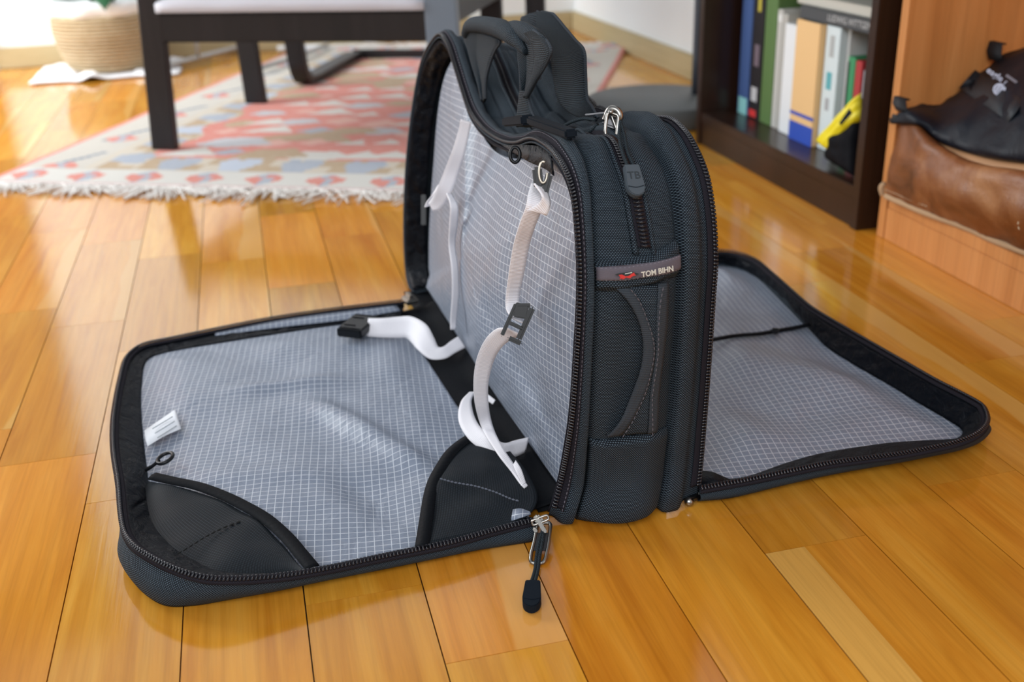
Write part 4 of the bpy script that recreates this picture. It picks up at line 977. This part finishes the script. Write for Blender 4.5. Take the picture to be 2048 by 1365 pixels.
BL_ = [(1060, 1086), (980, 1098), (897, 1112), (770, 1138), (648, 1161), (549, 1184), (449, 1203), (389, 1213), (335, 1214), (295, 1193), (265, 1160), (252, 1125)]
for i in range(12, 26):
    p = at(*ZL[i]); cdir = np.array([.02, .93])-p[:2]; cdir = cdir/np.linalg.norm(cdir)*.006; BL_.append((p[0]+cdir[0], p[1]+cdir[1], 0))
def ripL(x, y):
    r_ = .0060*nz(x, y, 1, 8)+.0030*nz(x, y, 3, 20)
    def ridge(x0, y0, x1, y1, w_, h):
        d = np.array([x1-x0, y1-y0]); L = np.linalg.norm(d); d /= L; q = np.array([x-x0, y-y0]); t = q@d; o = abs(q@np.array([-d[1], d[0]]))
        return h*math.exp(-(o/w_)**2)*sm(t, -.02, .04)*(1-sm(t, L-.05, L+.03))
    return .005+r_+ridge(.02, .98, .12, .80, .014, .010)+ridge(-.06, 1.03, .06, 1.02, .012, .006)+ridge(.10, .80, .15, .74, .012, .005)-ridge(.03, .84, .08, .74, .02, .006)+ridge(-.09, .86, .04, .83, .018, .004)
fL, ZLp, ILp, NL = flap(ZL, IL_, BL_, 0, 'flap', 'unzipped flap with corner pockets, care tag and a buckle, to the left of the bag body', (.01, .92), ripL, 1)
ZR = [(1400, 979, .018), (1450, 970, .019), (1503, 960, .02), (1585, 943, .021), (1667, 927, .022), (1790, 911, .025), (1860, 898, .027), (1913, 886, .029), (1954, 869, .031), (1974, 845, .032), (1968, 818, .033), (1954, 806, .033), (1915, 785, .033), (1872, 763, .034), (1820, 733, .034), (1770, 704, .034),
      (1720, 675, .034), (1667, 644, .034), (1632, 623, .034), (1606, 603, .033), (1577, 577, .032), (1544, 548, .031), (1511, 521, .030), (1470, 506, .029), (1433, 503, .028), (1390, 503, .028)]
IR_ = [(1400, 965), (1448, 960), (1500, 952), (1575, 926), (1650, 906), (1765, 888), (1840, 882), (1885, 880), (1914, 877), (1926, 866), (1920, 855), (1905, 845), (1870, 824), (1835, 804), (1790, 776), (1750, 753),
       (1700, 724), (1655, 695), (1632, 672), (1610, 648), (1580, 615), (1548, 583), (1510, 552), (1475, 536), (1442, 530), (1395, 527)]
BR_ = [(1395, 1006), (1450, 1001), (1495, 992), (1575, 972), (1660, 953), (1780, 930), (1860, 914), (1915, 902), (1950, 888), (1968, 868)]
for i in range(10, 26):
    p = at(*ZR[i]); cdir = np.array([.46, 1.0])-p[:2]; cdir = cdir/np.linalg.norm(cdir)*.006; BR_.append((p[0]+cdir[0], p[1]+cdir[1], 0))
def ripR(x, y):
    r_ = .0065*nz(x, y, 11, 7)+.0035*nz(x, y, 13, 18)
    return .006+r_+.005*math.sin((x*1.2+y)*26)*max(0, nz(x, y, 2, 4)+.3)
fR, ZRp, IRp, NR = flap(ZR, IR_, BR_, 0, 'flap', 'unzipped flap with a black internal pocket zip, to the right of the bag body', (.46, .98), ripR, 5)
# internal pocket zip across the right flap
tube('pocket_zip', [at(1405, 683, .018), at(1425, 680, .018), at(1470, 672, .017), at(1520, 668, .016), at(1560, 661, .015), at(1590, 656, .014), at(1617, 650, .014)], [.0042], M['edge'], fR, seg=6, flat=.35, label='black internal pocket zip')
obox('zip_slider', at(1550, 662, .019), (E1, E2, Z1), (.010, .007, .006), M['plastic'], fR, .002)
grid('corner_gusset', [[at(1400, 942, .012), at(1404, 975, .012)], [at(1425, 945, .013), at(1440, 970, .013)], [at(1462, 961, .012), at(1478, 966, .012)]], M['lining_black'], fR, thick=.001)
# corner pockets of the left flap
def pocket(C, D, zc_, zd, parent, m, seed, nu=34, nv=26):
    C = resample([at(*p, zc_) for p in C], nu); D = resample([at(*p, zd) for p in D], nu); P = []
    for t in np.linspace(0, 1, nv):
        r_ = C*(1-t)+D*t
        for i in range(nu): r_[i, 2] += .0025*math.sin(math.pi*t)*math.sin(math.pi*i/(nu-1))+.0026*nz(*r_[i], 26+seed)
        P.append(r_)
    P = np.array(P); P[..., 2] = np.maximum(P[..., 2], .009); o = grid('corner_pocket', P, m, parent, thick=.0008); return o, C
def binding(C, wv, parent, z=.0015):
    C = resample(C, 60); T = unit(np.gradient(C, axis=0)); N = unit(np.cross(T, [0, 0, 1.]))*wv
    return grid('binding', [C+N*.0+[0, 0, z], C+N*.5+[0, 0, z+.0012], C+N*1+[0, 0, z]], M['edge'], parent, thick=.001)
C1 = [(296, 962), (340, 972), (390, 983), (440, 1002), (480, 1022), (520, 1046), (560, 1082), (590, 1118), (612, 1145)]
D1 = [(290, 975), (288, 1015), (292, 1050), (305, 1083), (328, 1108), (365, 1130), (425, 1146), (500, 1152), (596, 1146)]
o1, c1 = pocket(C1, D1, .019, .013, fL, M['mesh_coated'], 0)
binding(c1, -.011, fL)
stitches('stitching', resample([at(*p, .0205) for p in [(330, 1122), (370, 1100), (410, 1075), (450, 1055), (492, 1040)]], 60), mat('black_thread', (.004, .004, .004), .9), fL, .004, .0055, .0010)
C2 = [(830, 1098), (838, 1050), (846, 1000), (856, 965), (872, 935), (890, 908), (912, 888), (940, 870), (965, 858)]
D2_ = [(1040, 1048), (1055, 1035), (1068, 1020), (1075, 1000), (1070, 975), (1058, 950), (1040, 925), (1018, 900), (990, 870)]
o2, c2_ = pocket(C2, D2_, .019, .016, fL, M['mesh_coated'], 3)
binding(c2_, .011, fL)
stitches('stitching', resample([at(*p, .0235) for p in [(880, 958), (910, 966), (950, 973), (990, 985), (1020, 998), (1045, 1005)]], 60), mat('blue_grey_thread', (.10, .11, .14), .9), fL, .003, .0036, .0011)
pk = [[at(1030, 1040, .018), at(1045, 1010, .020), at(1062, 985, .022)], [at(1050, 1035, .019), at(1062, 1012, .024), at(1080, 990, .026)]]
# ripstop scrap showing beside the lower slider
grid('lining_corner', catmull(np.array([[at(1022, 1043, .017), at(1026, 1020, .020)], [at(1040, 1037, .020), at(1042, 1018, .024)], [at(1062, 1030, .020), at(1060, 1024, .023)]]), 6), M['ripstop'], fL, thick=.0008)
grid('lining_strip', catmull(np.array([[at(430, 664, .0130), at(430, 672, .0115)], [at(560, 640, .0135), at(560, 655, .0115)], [at(690, 619, .0135), at(690, 640, .0115)], [at(790, 606, .0135), at(800, 622, .0115)]]), 8), M['ripstop'], fL, thick=.0006)
# care tag
tagp = [[at(289, 862, .016), at(291, 880, .016), at(295, 893, .016)], [at(318, 842, .019), at(325, 856, .019), at(330, 872, .018)], [at(350, 820, .018), at(356, 838, .018), at(362, 858, .018)]]
ct = grid('care_tag', catmull(np.array(tagp), 6), mat('white_tag', (.80, .83, .88), .6), fL, thick=.0006, label='white care tag with faint grey lines')
for k_ in range(3): tube('printed_line', [at(305+k_*5, 862+k_*9-4, .0205), at(345+k_*4, 838+k_*9-4, .0205)], [.0006], mat('tag_print', (.45, .48, .52), .7), fL, seg=4)
# black ring loop
tube('key_loop', [at(296, 938, .012), at(306, 932, .016), at(318, 922, .018)], [.005, .004, .004], M['edge'], fL, seg=6, flat=.4)
cr = at(330, 917, .021); ra = np.linspace(0, 2*np.pi, 25)[:-1]
tube('key_ring', np.stack([cr[0]+.0072*np.cos(ra), cr[1]+.0085*np.sin(ra), cr[2]+.002*np.cos(ra)], 1), [.0018], M['plastic'], fL, closed=True, seg=8)

# --- straps (camera-facing ribbons in space, own widths)
def ribbon(name, pts, m, parent, th=.0012, n=60, label=None, across=5):
    """pts: (x, y, kind, value, width_m, roll_deg, yaw_deg)"""
    C_ = []; W_ = []
    for (x, y, kd, val, w_, ro_, ya) in pts:
        p = S(x, y, val) if kd == 'u' else at(x, y, val); C_.append(p)
        a, b = D2R(ro_), D2R(ya); W_.append((_r*math.cos(a)+_u*math.sin(a))*math.cos(b)*w_/2+_f*math.sin(b)*w_/2)
    Q = resample(np.hstack([C_, W_]), n); C_, W_ = Q[:, :3], Q[:, 3:]
    P = np.stack([C_+W_*q for q in np.linspace(-1, 1, across)], 1)
    d = np.r_[0, np.cumsum(np.linalg.norm(np.diff(C_, axis=0), axis=1))]; UV = np.stack(np.meshgrid(np.linspace(0, .015, across), d), -1)
    return grid(name, P, m, parent, UV=UV, thick=th, label=label)
st2 = ribbon('compression_strap', [(1076, 372, 'u', .0, .011, -20, 0), (1072, 392, 'u', -.006, .012, -15, 10), (1067, 418, 'u', -.010, .0125, -12, 20), (1055, 450, 'u', -.012, .0125, -10, 20), (1043, 490, 'u', -.012, .013, -6, 20), (1034, 540, 'u', -.012, .013, -4, 20), (1026, 590, 'u', -.012, .012, 0, 20), (1026, 620, 'u', -.013, .012, -8, 20), (1036, 642, 'u', -.014, .012, -25, 20)],
            M['strap'], bag, label='white webbing strap hanging down the divider to a black slide buckle')
ribbon('strap_loop', [(1080, 372, 'u', -.004, .011, -15, 30), (1092, 398, 'u', -.004, .010, -35, 40), (1086, 418, 'u', -.006, .011, -50, 20), (1070, 424, 'u', -.011, .0118, -12, 0)], M['strap'], st2)
ribbon('strap_tail', [(1030, 664, 'u', -.016, .014, -25, 20), (1006, 670, 'u', -.022, .015, -40, 15), (985, 690, 'u', -.028, .0155, -32, 15), (970, 722, 'u', -.032, .0150, -12, 15), (962, 765, 'u', -.034, .0135, -3, 15), (964, 812, 'u', -.032, .0125, 4, 20), (976, 858, 'u', -.026, .0105, 14, 25), (1000, 902, 'z', .040, .0085, 30, 40), (1026, 938, 'z', .032, .0068, 40, 40), (1044, 965, 'z', .026, .0055, 30, 40), (1052, 975, 'z', .024, .0045, 30, 40)], M['strap'], st2)
ribbon('strap_tail', [(1048, 968, 'z', .026, .004, 30, 40), (1038, 944, 'z', .034, .006, 45, 30), (1029, 926, 'z', .038, .005, 60, 30)], M['strap'], st2)
ribbon('strap_loop', [(944, 785, 'z', .030, .006, 0, 30), (932, 805, 'z', .032, .011, 5, 20), (933, 838, 'z', .030, .0155, 15, 10), (950, 868, 'z', .026, .0155, 40, 10), (978, 890, 'z', .022, .0145, 62, 0), (1005, 902, 'z', .018, .0145, 74, 0), (1030, 898, 'z', .015, .0155, 84, 0), (1054, 890, 'z', .013, .014, 76, 0)], M['strap'], bag, label='white elastic loop lying over the front corner pocket')
ribbon('strap_loop', [(965, 788, 'z', .018, .006, 60, 0), (988, 805, 'z', .014, .005, 60, 0)], M['strap'], bag)
st1 = ribbon('compression_strap', [(932, 242, 'u', .016, .011, -15, 10), (928, 262, 'u', .014, .011, -12, 10), (917, 305, 'u', .008, .013, -14, 15), (903, 345, 'u', .002, .0145, -18, 15), (888, 382, 'u', -.006, .015, -25, 10), (872, 408, 'u', -.012, .014, -40, 0), (862, 414, 'u', -.016, .010, -60, 0)],
             M['strap'], bag, label='white webbing strap with a loose twist near the rear rim')
ribbon('strap_loop', [(859, 412, 'u', -.016, .012, 20, 30), (862, 396, 'u', -.014, .013, 50, 30), (872, 380, 'u', -.010, .010, 70, 30), (882, 372, 'u', -.006, .006, 80, 30)], M['strap'], st1)
ribbon('strap_tail', [(898, 388, 'u', -.004, .006, -10, 30), (908, 412, 'u', -.004, .009, 0, 35), (907, 450, 'u', -.004, .010, 3, 40), (904, 490, 'u', -.004, .0085, 3, 45), (910, 540, 'u', -.004, .009, 2, 45), (911, 590, 'u', -.004, .0088, 0, 40), (907, 640, 'u', -.005, .008, 0, 40), (906, 660, 'u', -.006, .006, 0, 30)], M['strap'], st1)
st3 = ribbon('buckle_strap', [(735, 655, 'z', .026, .021, 84, 0), (762, 656, 'z', .027, .022, 86, 0), (795, 655, 'z', .028, .024, 88, 0), (818, 655, 'z', .030, .025, 75, 0), (838, 668, 'z', .030, .026, 52, 0), (852, 688, 'z', .024, .023, 40, 20), (868, 706, 'z', .017, .018, 60, 30), (888, 706, 'z', .016, .014, 100, 20), (905, 695, 'z', .018, .014, 115, 10), (924, 684, 'z', .020, .015, 125, 0)],
             M['strap'], bag, label='wide white webbing strap ending in a black buckle on the left flap lining')
# buckle (female side release) on the flap
def oriented(px0, px1, z, width):
    a, b = at(*px0, z), at(*px1, z); return (a+b)/2, unit(b-a), np.linalg.norm(b-a)
c, ax, L = oriented((693, 650), (738, 655), .026, 0); ay = unit(np.cross([0, 0, 1], ax)); bk = bpy.data.objects.new('buckle', None); COL.objects.link(bk); bk.parent = bag; bk['label'] = 'black plastic buckle on the left flap lining'
W_b = .046
for sg in (-1, 1): obox('buckle_plate', c+Z1*sg*.0045, (ax, ay, Z1), (L, W_b*.80, .0018), M['plastic'], bk, .0006)
for sg in (-1, 1): obox('buckle_rail', c+ay*sg*W_b*.47, (ax, ay, Z1), (L*1.05, .0035, .0105), M['plastic'], bk, .0014)
obox('buckle_rail', c, (ax, ay, Z1), (L, .003, .008), M['plastic'], bk, .001); obox('buckle_bar', c+ax*L*.48, (ax, ay, Z1), (.004, W_b, .0105), M['plastic'], bk, .0014)
for q_ in (-.24, .24): obox('buckle_rib', c+ay*W_b*q_+Z1*.0058-ax*.004, (ax, ay, Z1), (L*.5, .0014, .0012), M['plastic'], bk, .0004)
# slide buckle halfway down the near strap
REF = [None]
def same_depth(x, y):
    d = ray(x, y); return CP+d*(((REF[0]-CP)@_f)/(d@_f))
def cam_box(name, px, kind, val, wpx, hpx, dm, roll, m, parent, bev=.001, mpp=None, fo=0):
    p = same_depth(*px); dist = (p-CP)@_f; k_ = dist/FPX; a = D2R(roll); X = _r*math.cos(a)+_u*math.sin(a); Y = -_r*math.sin(a)+_u*math.cos(a)
    return obox(name, p-_f*fo, (X, Y, _f), (wpx*k_, hpx*k_, dm), m, parent, bev)
sb = bpy.data.objects.new('slide_buckle', None); COL.objects.link(sb); sb.parent = bag; sb['label'] = 'black slide buckle halfway down the near strap'
REF[0] = S(1036, 646, -.016)
cam_box('buckle_bar', (1051, 648), 'u', -.014, 12, 76, .006, -24, M['plastic'], sb, .002)
cam_box('buckle_bar', (1018, 640), 'u', -.012, 8, 74, .005, -24, M['plastic'], sb, .002)
for q_ in ((1048, 612), (1030, 682)): cam_box('buckle_bar', q_, 'u', -.013, 34, 10, .005, -24 if q_[1] > 650 else 0, M['plastic'], sb, .002)
cam_box('buckle_plate', (1042, 622), 'u', -.010, 28, 30, .003, -10, M['plastic'], sb, .001)
cam_box('buckle_bar', (1032, 652), 'u', -.011, 34, 8, .004, -24, M['plastic'], sb, .001)
# hook at the top of the near strap
hk = bpy.data.objects.new('strap_hook', None); COL.objects.link(hk); hk.parent = bag
REF[0] = S(1082, 378, -.004)
cam_box('hook_body', (1076, 356), 'u', -.012, 20, 44, .004, 6, M['plastic'], hk, .002)
cam_box('hook_body', (1094, 368), 'u', -.014, 15, 46, .006, -14, M['plastic'], hk, .002)
hr = same_depth(1086, 346); ra = np.linspace(0, np.pi*1.6, 20)
tube('hook_ring', [hr+_r*.0030*math.cos(t+1.2)+_u*.0078*math.sin(t+1.2)-_f*.003 for t in ra], [.0009], mat('clear_ring', (.55, .50, .42), .3, metal=.6), hk, seg=6)
ra = np.linspace(0, 2*np.pi, 20)[:-1]; hr = S(1030, 310, .005)
tube('loop_ring', np.array([hr+_r*.0040*math.cos(t)+_u*.0062*math.sin(t) for t in ra]), [.0016], M['plastic'], hk, closed=True, seg=6)
# black sheet added for the shade in the opening under the near shoulder
grid('shade_sheet', catmull(np.array([[S(1005, 291, .026), S(1030, 306, .020)], [S(1045, 290, .020), S(1058, 324, .012)], [S(1080, 294, .018), S(1090, 338, .012)], [S(1102, 310, .016), S(1108, 352, .013)]]), 6), M['lining_black'], bag, thick=.001)
# small grey tab with slot at the far inner wall
obox('grey_tab', S(847, 420, .003), (_r, _u, _f), (.006, .036, .002), M['plastic'], bag, .0008)

# --- top grab handles (folded webbing: left edge, crease, right edge)
def fold(name, rows, m, parent, th=.003, crease=.010, n=70, label=None):
    L, C_, R_ = [], [], []
    for (l, c_, r_, u_) in rows:
        uu = u_ if isinstance(u_, tuple) else (u_, u_, u_)
        L.append(S(*l, uu[0])); C_.append(S(*c_, uu[1])); R_.append(S(*r_, uu[2]))
    L, C_, R_ = [np.array(q) for q in (L, C_, R_)]
    k_ = max(2, n//(len(L)-1)); L, C_, R_ = catmull(L, k_), catmull(C_, k_), catmull(R_, k_); out = []
    for l, c_, r_ in zip(L, C_, R_):
        ln = np.linalg.norm(r_-l); c2 = c_-_f*min(crease, ln*.35)
        row = []
        for t in np.linspace(0, 1, 7): row.append(l*(1-t)**2+2*t*(1-t)*((l+c2)/2-_f*.003)+c2*t**2)
        for t in np.linspace(0, 1, 7)[1:]: row.append(c2*(1-t)**2+2*t*(1-t)*((r_+c2)/2-_f*.003)+r_*t**2)
        out.append(row)
    out = np.array(out); d = np.r_[0, np.cumsum(np.linalg.norm(np.diff(out[:, 6], axis=0), axis=1))]
    ww = np.linalg.norm(out[:, -1]-out[:, 0], axis=1); UV = np.stack([np.linspace(-.5, .5, 13)[None]*np.maximum(ww, .02)[:, None], np.repeat(d[:, None], 13, 1)], -1)
    o = grid(name, out, m, parent, UV=UV, thick=th, label=label)
    for j in (0, 6, 12): tube('edge_seam', out[::3, j]-_f*.0012, [.0013], M['binding'], parent, seg=6)
    return o
uA, uB = .040, .088
hA = bpy.data.objects.new('grab_handle', None); COL.objects.link(hA); hA.parent = bag; hA['label'] = 'padded webbing grab handle nearest the open left side'
# near leg, pinched in the middle
fold('handle_leg', [((1042, 188), (1048, 189), (1054, 190), uA), ((1041, 152), (1054, 156), (1064, 159), uA), ((1038, 117), (1056, 122), (1072, 129), uA), ((1037, 92), (1055, 94), (1072, 101), uA), ((1039, 74), (1050, 72), (1060, 75), uA)], M['webbing'], hA, crease=-.016)
fold('handle_leg', [((1048, 194), (1051, 195), (1056, 194), uA-.003), ((1063, 160), (1068, 162), (1074, 160), uA-.003), ((1071, 129), (1082, 132), (1091, 131), uA-.003), ((1071, 101), (1086, 104), (1102, 104), uA-.003), ((1060, 76), (1080, 76), (1096, 86), uA-.003), ((1050, 66), (1066, 64), (1082, 72), uA-.003)], M['webbing'], hA, crease=.004)
fold('handle_leg', [((1035, 254), (1056, 257), (1079, 255), uA), ((1036, 244), (1054, 247), (1074, 246), uA), ((1038, 215), (1048, 218), (1062, 219), uA), ((1041, 190), (1048, 192), (1056, 192), uA), ((1042, 182), (1048, 184), (1054, 184), uA)], M['webbing'], hA, crease=.004)
fold('handle_leg', [((963, 200), (967, 200), (971, 198), uA), ((956, 165), (964, 165), (972, 162), uA), ((944, 125), (958, 128), (980, 128), uA), ((937, 98), (955, 106), (990, 102), uA), ((929, 76), (955, 82), (999, 88), uA), ((928, 58), (955, 58), (999, 80), uA)], M['webbing'], hA, crease=-.012)
gp = [S(*p, uA) for p in [(932, 68), (940, 52), (962, 49), (990, 54), (1012, 63), (1034, 80), (1052, 104)]]
tube('grip', gp, [.005, .0075, .008, .0085, .009, .008, .003], M['webbing'], hA, n=60, seg=16)
gp = [S(1008, 56, uA+.006), S(1035, 58, uA+.006), S(1060, 69, uA+.006), S(1082, 86, uA+.006), S(1092, 108, uA+.004)]
tube('grip', gp, [.005, .007, .008, .008, .005], M['webbing'], hA, n=50, seg=16)
hB = bpy.data.objects.new('grab_handle', None); COL.objects.link(hB); hB.parent = bag; hB['label'] = 'webbing grab handle on the far right side of the top'
fold('handle_leg', [((1182, 241), (1188, 240), (1196, 236), uB), ((1140, 224), (1160, 222), (1184, 214), uB), ((1117, 196), (1152, 195), (1174, 195), uB), ((1108, 150), (1148, 152), (1171, 140), uB), ((1102, 105), (1140, 112), (1168, 102), uB), ((1086, 80), (1120, 84), (1150, 80), uB), ((1062, 60), (1098, 60), (1130, 56), uB), ((1044, 42), (1078, 32), (1108, 30), uB), ((1046, 34), (1074, 27), (1100, 28), uB)], M['webbing'], hB, crease=.006)
fold('handle_leg', [((1044, 38), (1060, 34), (1090, 32), uB), ((1044, 60), (1060, 60), (1078, 70), uB), ((1052, 100), (1064, 100), (1076, 100), uB), ((1066, 160), (1072, 160), (1080, 160), uB)], M['webbing'], hB)
# quilted pad seams on the collapsed top, beside the handles
for k_, (s0_, s1_) in enumerate(((.43, .60),)):
    pass

# --- metal sliders, pull cords, rubber ends
def pull_tag(name, P, ax, ay, az, size, m, parent, label=None, mono=False):
    L, Wd, T_ = size; bm = bmesh.new(); pts = [(-.42*Wd, 0), (.42*Wd, 0), (.52*Wd, -.66*L)]
    for t in np.linspace(0, math.pi, 9): pts.append((.5*Wd*math.cos(t), -.72*L-.28*L*math.sin(t)))
    pts.append((-.52*Wd, -.66*L)); f = bm.faces.new([bm.verts.new((x, y, 0)) for x, y in pts]); r_ = bmesh.ops.extrude_face_region(bm, geom=[f])
    bmesh.ops.translate(bm, vec=(0, 0, T_), verts=[v for v in r_['geom'] if isinstance(v, bmesh.types.BMVert)]); bmesh.ops.recalc_face_normals(bm, faces=bm.faces)
    bmesh.ops.bevel(bm, geom=[e for e in bm.edges if e.calc_length() > .0005], offset=.0007, segments=2, affect='EDGES')
    A = np.stack([unit(ax), unit(ay), unit(az)], 1)
    for v in bm.verts: v.co = Vector(A@np.array(v.co)+np.array(P))
    me = bpy.data.meshes.new(name); bm.to_mesh(me); bm.free(); o = link(name, me, m, parent, smooth=False, label=label)
    c_ = np.array(P)+unit(ay)*(-.70*L)+unit(az)*(T_+.0002)
    tube('groove', [c_-unit(ax)*.44*Wd, c_-unit(ay)*.05*L*-1*-1, c_+unit(ax)*.44*Wd], [.0003], M['rubber_black'], parent, seg=4)
    return o
pz = bpy.data.objects.new('zipper_pull', None); COL.objects.link(pz); pz.parent = bag; pz['label'] = 'metal sliders with grey cord and rubber tab at the top of the centre zip'
# centre zip: rubber tab hangs on the near end
tgp = on(1252, 352, .010); dn = on(1262, 405, .010)-tgp; ay_ = -unit(dn); nz_ = unit(on(1252, 352, .02)-on(1252, 352, .0)); ax_ = unit(np.cross(ay_, nz_)); nz_ = np.cross(ax_, ay_); nz_ = nz_ if nz_@_f < 0 else -nz_; ax_ = np.cross(ay_, nz_)
pull_tag('pull_tab', tgp, ax_, ay_, nz_, (.0255, .0135, .0052), M['rubber'], pz, 'grey rubber pull tab with embossed letters TB')
text_mesh('TB', .0085, mat('embossed', (.022, .03, .037), .6), pz, tgp-ay_*.0095+nz_*.00535, ax_, ay_)
ld = on(1235, 285, .016)
for q_ in (-4, 6):
    tube('cord', [ld+_u*.002, on(1237+q_, 300, .013), on(1243+q_, 325, .011), tgp+ax_*q_*.0005+nz_*.0025-ay_*.002], [.0014], M['cord'], pz, seg=8)
def cp(x, y, off=0.012): return on(x, y, off)
base = on(1222, 262, .006)
# slider body and bridge
fx, fy, fz = unit(_r*.95-_u*.3), unit(_u*.9+_r*.3), -_f
k0 = ((base-CP)@_f)/FPX
obox('slider_body', base, (fx, fy, fz), (34*k0, 18*k0, .006), M['metal_dark'], pz, .0015)
tube('slider_bridge', [base+fx*(-14*k0)+fz*.003, base+fx*(-12*k0)+fy*22*k0+fz*.006, base+fx*(2*k0)+fy*24*k0+fz*.008, base+fx*(12*k0)+fy*14*k0+fz*.008, base+fx*(12*k0)+fz*.004], [.0026], M['metal'], pz, seg=8)
def link_ring(name, c_, ax, ay, w_, h_, r_, m, parent, n=28, taper=1.0):
    P = []
    for t in np.linspace(0, 2*np.pi, n, endpoint=False):
        x, y = math.cos(t), math.sin(t); e = .38; X = abs(x)**e*np.sign(x)*w_/2*(taper if y > 0 else 1); Y = abs(y)**e*np.sign(y)*h_/2; P.append(c_+unit(ax)*X+unit(ay)*Y)
    return tube(name, np.array(P), [r_], m, parent, closed=True, seg=8)
link_ring('pull_ring', base+fx*(2*k0)-fy*8*k0+fz*.009, unit(_r*.96-_u*.25), unit(_u*.97+_r*.1), 24*k0, 46*k0, .0013, M['metal'], pz)
link_ring('pull_ring', base+fx*(16*k0)-fy*4*k0+fz*.005, unit(_r*.9-_u*.35), unit(_u*.92-_r*.35), 16*k0, 44*k0, .0012, M['metal'], pz)
obox('pull_ring', base-fx*(30*k0)+fy*10*k0+fz*.003, (unit(_r*.98+_u*.1), unit(_u), fz), (56*k0, 3*k0, .002), M['metal_dark'], pz, .0005)
ball = base-fx*8*k0+fy*16*k0+fz*.009
bm = bmesh.new(); bmesh.ops.create_uvsphere(bm, u_segments=12, v_segments=8, radius=.0022); bmesh.ops.translate(bm, vec=tuple(ball), verts=bm.verts); me = bpy.data.meshes.new('rivet'); bm.to_mesh(me); bm.free(); link('rivet', me, M['metal'], pz)
# cord looping left to two black pull ends lying on the top
def top(x, y, u_=.045, off=0): return S(x, y, u_)-_f*off
uT = .052
tube('cord', [top(1192, 240, .07), top(1168, 237, .066), top(1145, 243, .06), top(1125, 252, .056), top(1105, 250, .052), top(1090, 252, .048)], [.0015], M['cord'], pz)
tube('cord', [top(1195, 248, .07), top(1180, 262, .066), top(1150, 266, .06), top(1128, 258, .055), top(1110, 262, .05), top(1092, 262, .046)], [.0015], M['cord'], pz)
def flat_tag(name, p0, p1, u0_, u1_, wpx, dm, lab_=None):
    a, b = on(*p0, u0_), on(*p1, u1_); ax = unit(b-a); L = np.linalg.norm(b-a); k_ = ((a-CP)@_f)/FPX; nrm = unit(Z1-ax*(Z1@ax)); side = np.cross(nrm, ax)
    return obox(name, (a+b)/2, (ax, side, nrm), (L, wpx*k_, dm), M['rubber_black'] if lab_ is None else M['rubber'], bag, .0015, label=None)
flat_tag('rubber_end', (1066, 262), (1142, 288), .009, .008, 24, .0070)
flat_tag('rubber_end', (1018, 266), (1058, 264), .010, .010, 26, .0085)
# lower left slider with its hanging pull
pb = bpy.data.objects.new('zipper_pull', None); COL.objects.link(pb); pb.parent = bag; pb['label'] = 'metal slider, cord and black rubber tab hanging onto the floor at the lower near corner'
b0 = at(1078, 1043, .019); k1 = ((b0-CP)@_f)/FPX
obox('slider_body', b0+Z1*.001, (unit(_r*.7-_u*.7), unit(_r*.7+_u*.7), -_f), (24*k1, 15*k1, .006), M['metal'], pb, .0014)
link_ring('slider_bridge', b0+_u*4*k1-_f*.005+_r*2*k1, unit(_r*.9+_u*.35), unit(_u*.9-_r*.35), 34*k1, 10*k1, .0011, M['metal'], pb)
obox('slider_bridge', b0-_f*.006-_u*6*k1+_r*4*k1, (unit(_r*.9+_u*.35), unit(_u*.85-_r*.5), -_f), (8*k1, 34*k1, .003), M['metal'], pb, .0008)
obox('slider_clip', b0-_f*.004-_u*16*k1-_r*8*k1, (unit(_r*.9+_u*.35), unit(_u*.85-_r*.5), -_f), (7*k1, 12*k1, .003), M['metal'], pb, .0008)
# slotted pull plate
pc_ = at(1082, 1086, .009); xa, ya = unit(at(1092, 1086, .009)-at(1072, 1086, .009)), unit(at(1090, 1046, .016)-at(1076, 1120, .003)); za = np.cross(xa, ya); k1 = ((pc_-CP)@_f)/FPX
link_ring('pull_plate', pc_, xa, ya, 31*k1, 96*k1, .0016, M['metal'], pb, 36, .9)
obox('pull_plate', pc_+ya*2*k1, (xa, ya, za), (26*k1, 42*k1, .0014), M['metal_dark'], pb, .0004)
t0 = at(1066, 1168, .0065); t1 = at(1063, 1212, .0055)
for q_ in (-3, 3):
    tube('cord', [pc_+ya*34*k1+za*.002, pc_+za*.0022+xa*q_*k1, pc_-ya*36*k1+za*.002+xa*q_*k1, at(1073+q_, 1140, .004), t0+xa*q_*k1*1.2+Z1*.001], [.0014], M['cord'], pb, seg=8)
ay_ = unit(t0-t1); ax_ = unit(np.cross(ay_, Z1)); pull_tag('pull_tab', t0-Z1*.0035, ax_, ay_, np.cross(ax_, ay_), (.0300, .0135, .0075), M['rubber_black'], pb, 'black rubber pull tab lying on the floor')
# lower right slider: rounded metal end
pr_ = bpy.data.objects.new('zipper_slider', None); COL.objects.link(pr_); pr_.parent = bag
c = at(1378, 1004, .0055); bm = bmesh.new(); bmesh.ops.create_uvsphere(bm, u_segments=16, v_segments=10, radius=.0042); bmesh.ops.translate(bm, vec=tuple(c), verts=bm.verts); me = bpy.data.meshes.new('slider_knob'); bm.to_mesh(me); bm.free(); link('slider_knob', me, M['metal'], pr_)
obox('slider_body', c+np.array([.006, .004, .001]), (unit([1, .3, 0]), unit([-.3, 1, 0]), Z1), (.014, .008, .005), M['metal_dark'], pr_, .0012)
# rear left slider
ps = bpy.data.objects.new('zipper_slider', None); COL.objects.link(ps); ps.parent = bag
c = at(820, 600, .016); obox('slider_body', c, (unit([1, .2, 0]), unit([-.2, 1, 0]), Z1), (.017, .022, .007), M['metal'], ps, .002); obox('slider_bridge', c+Z1*.006, (unit([1, .2, 0]), unit([-.2, 1, 0]), Z1), (.006, .016, .005), M['metal'], ps, .001)
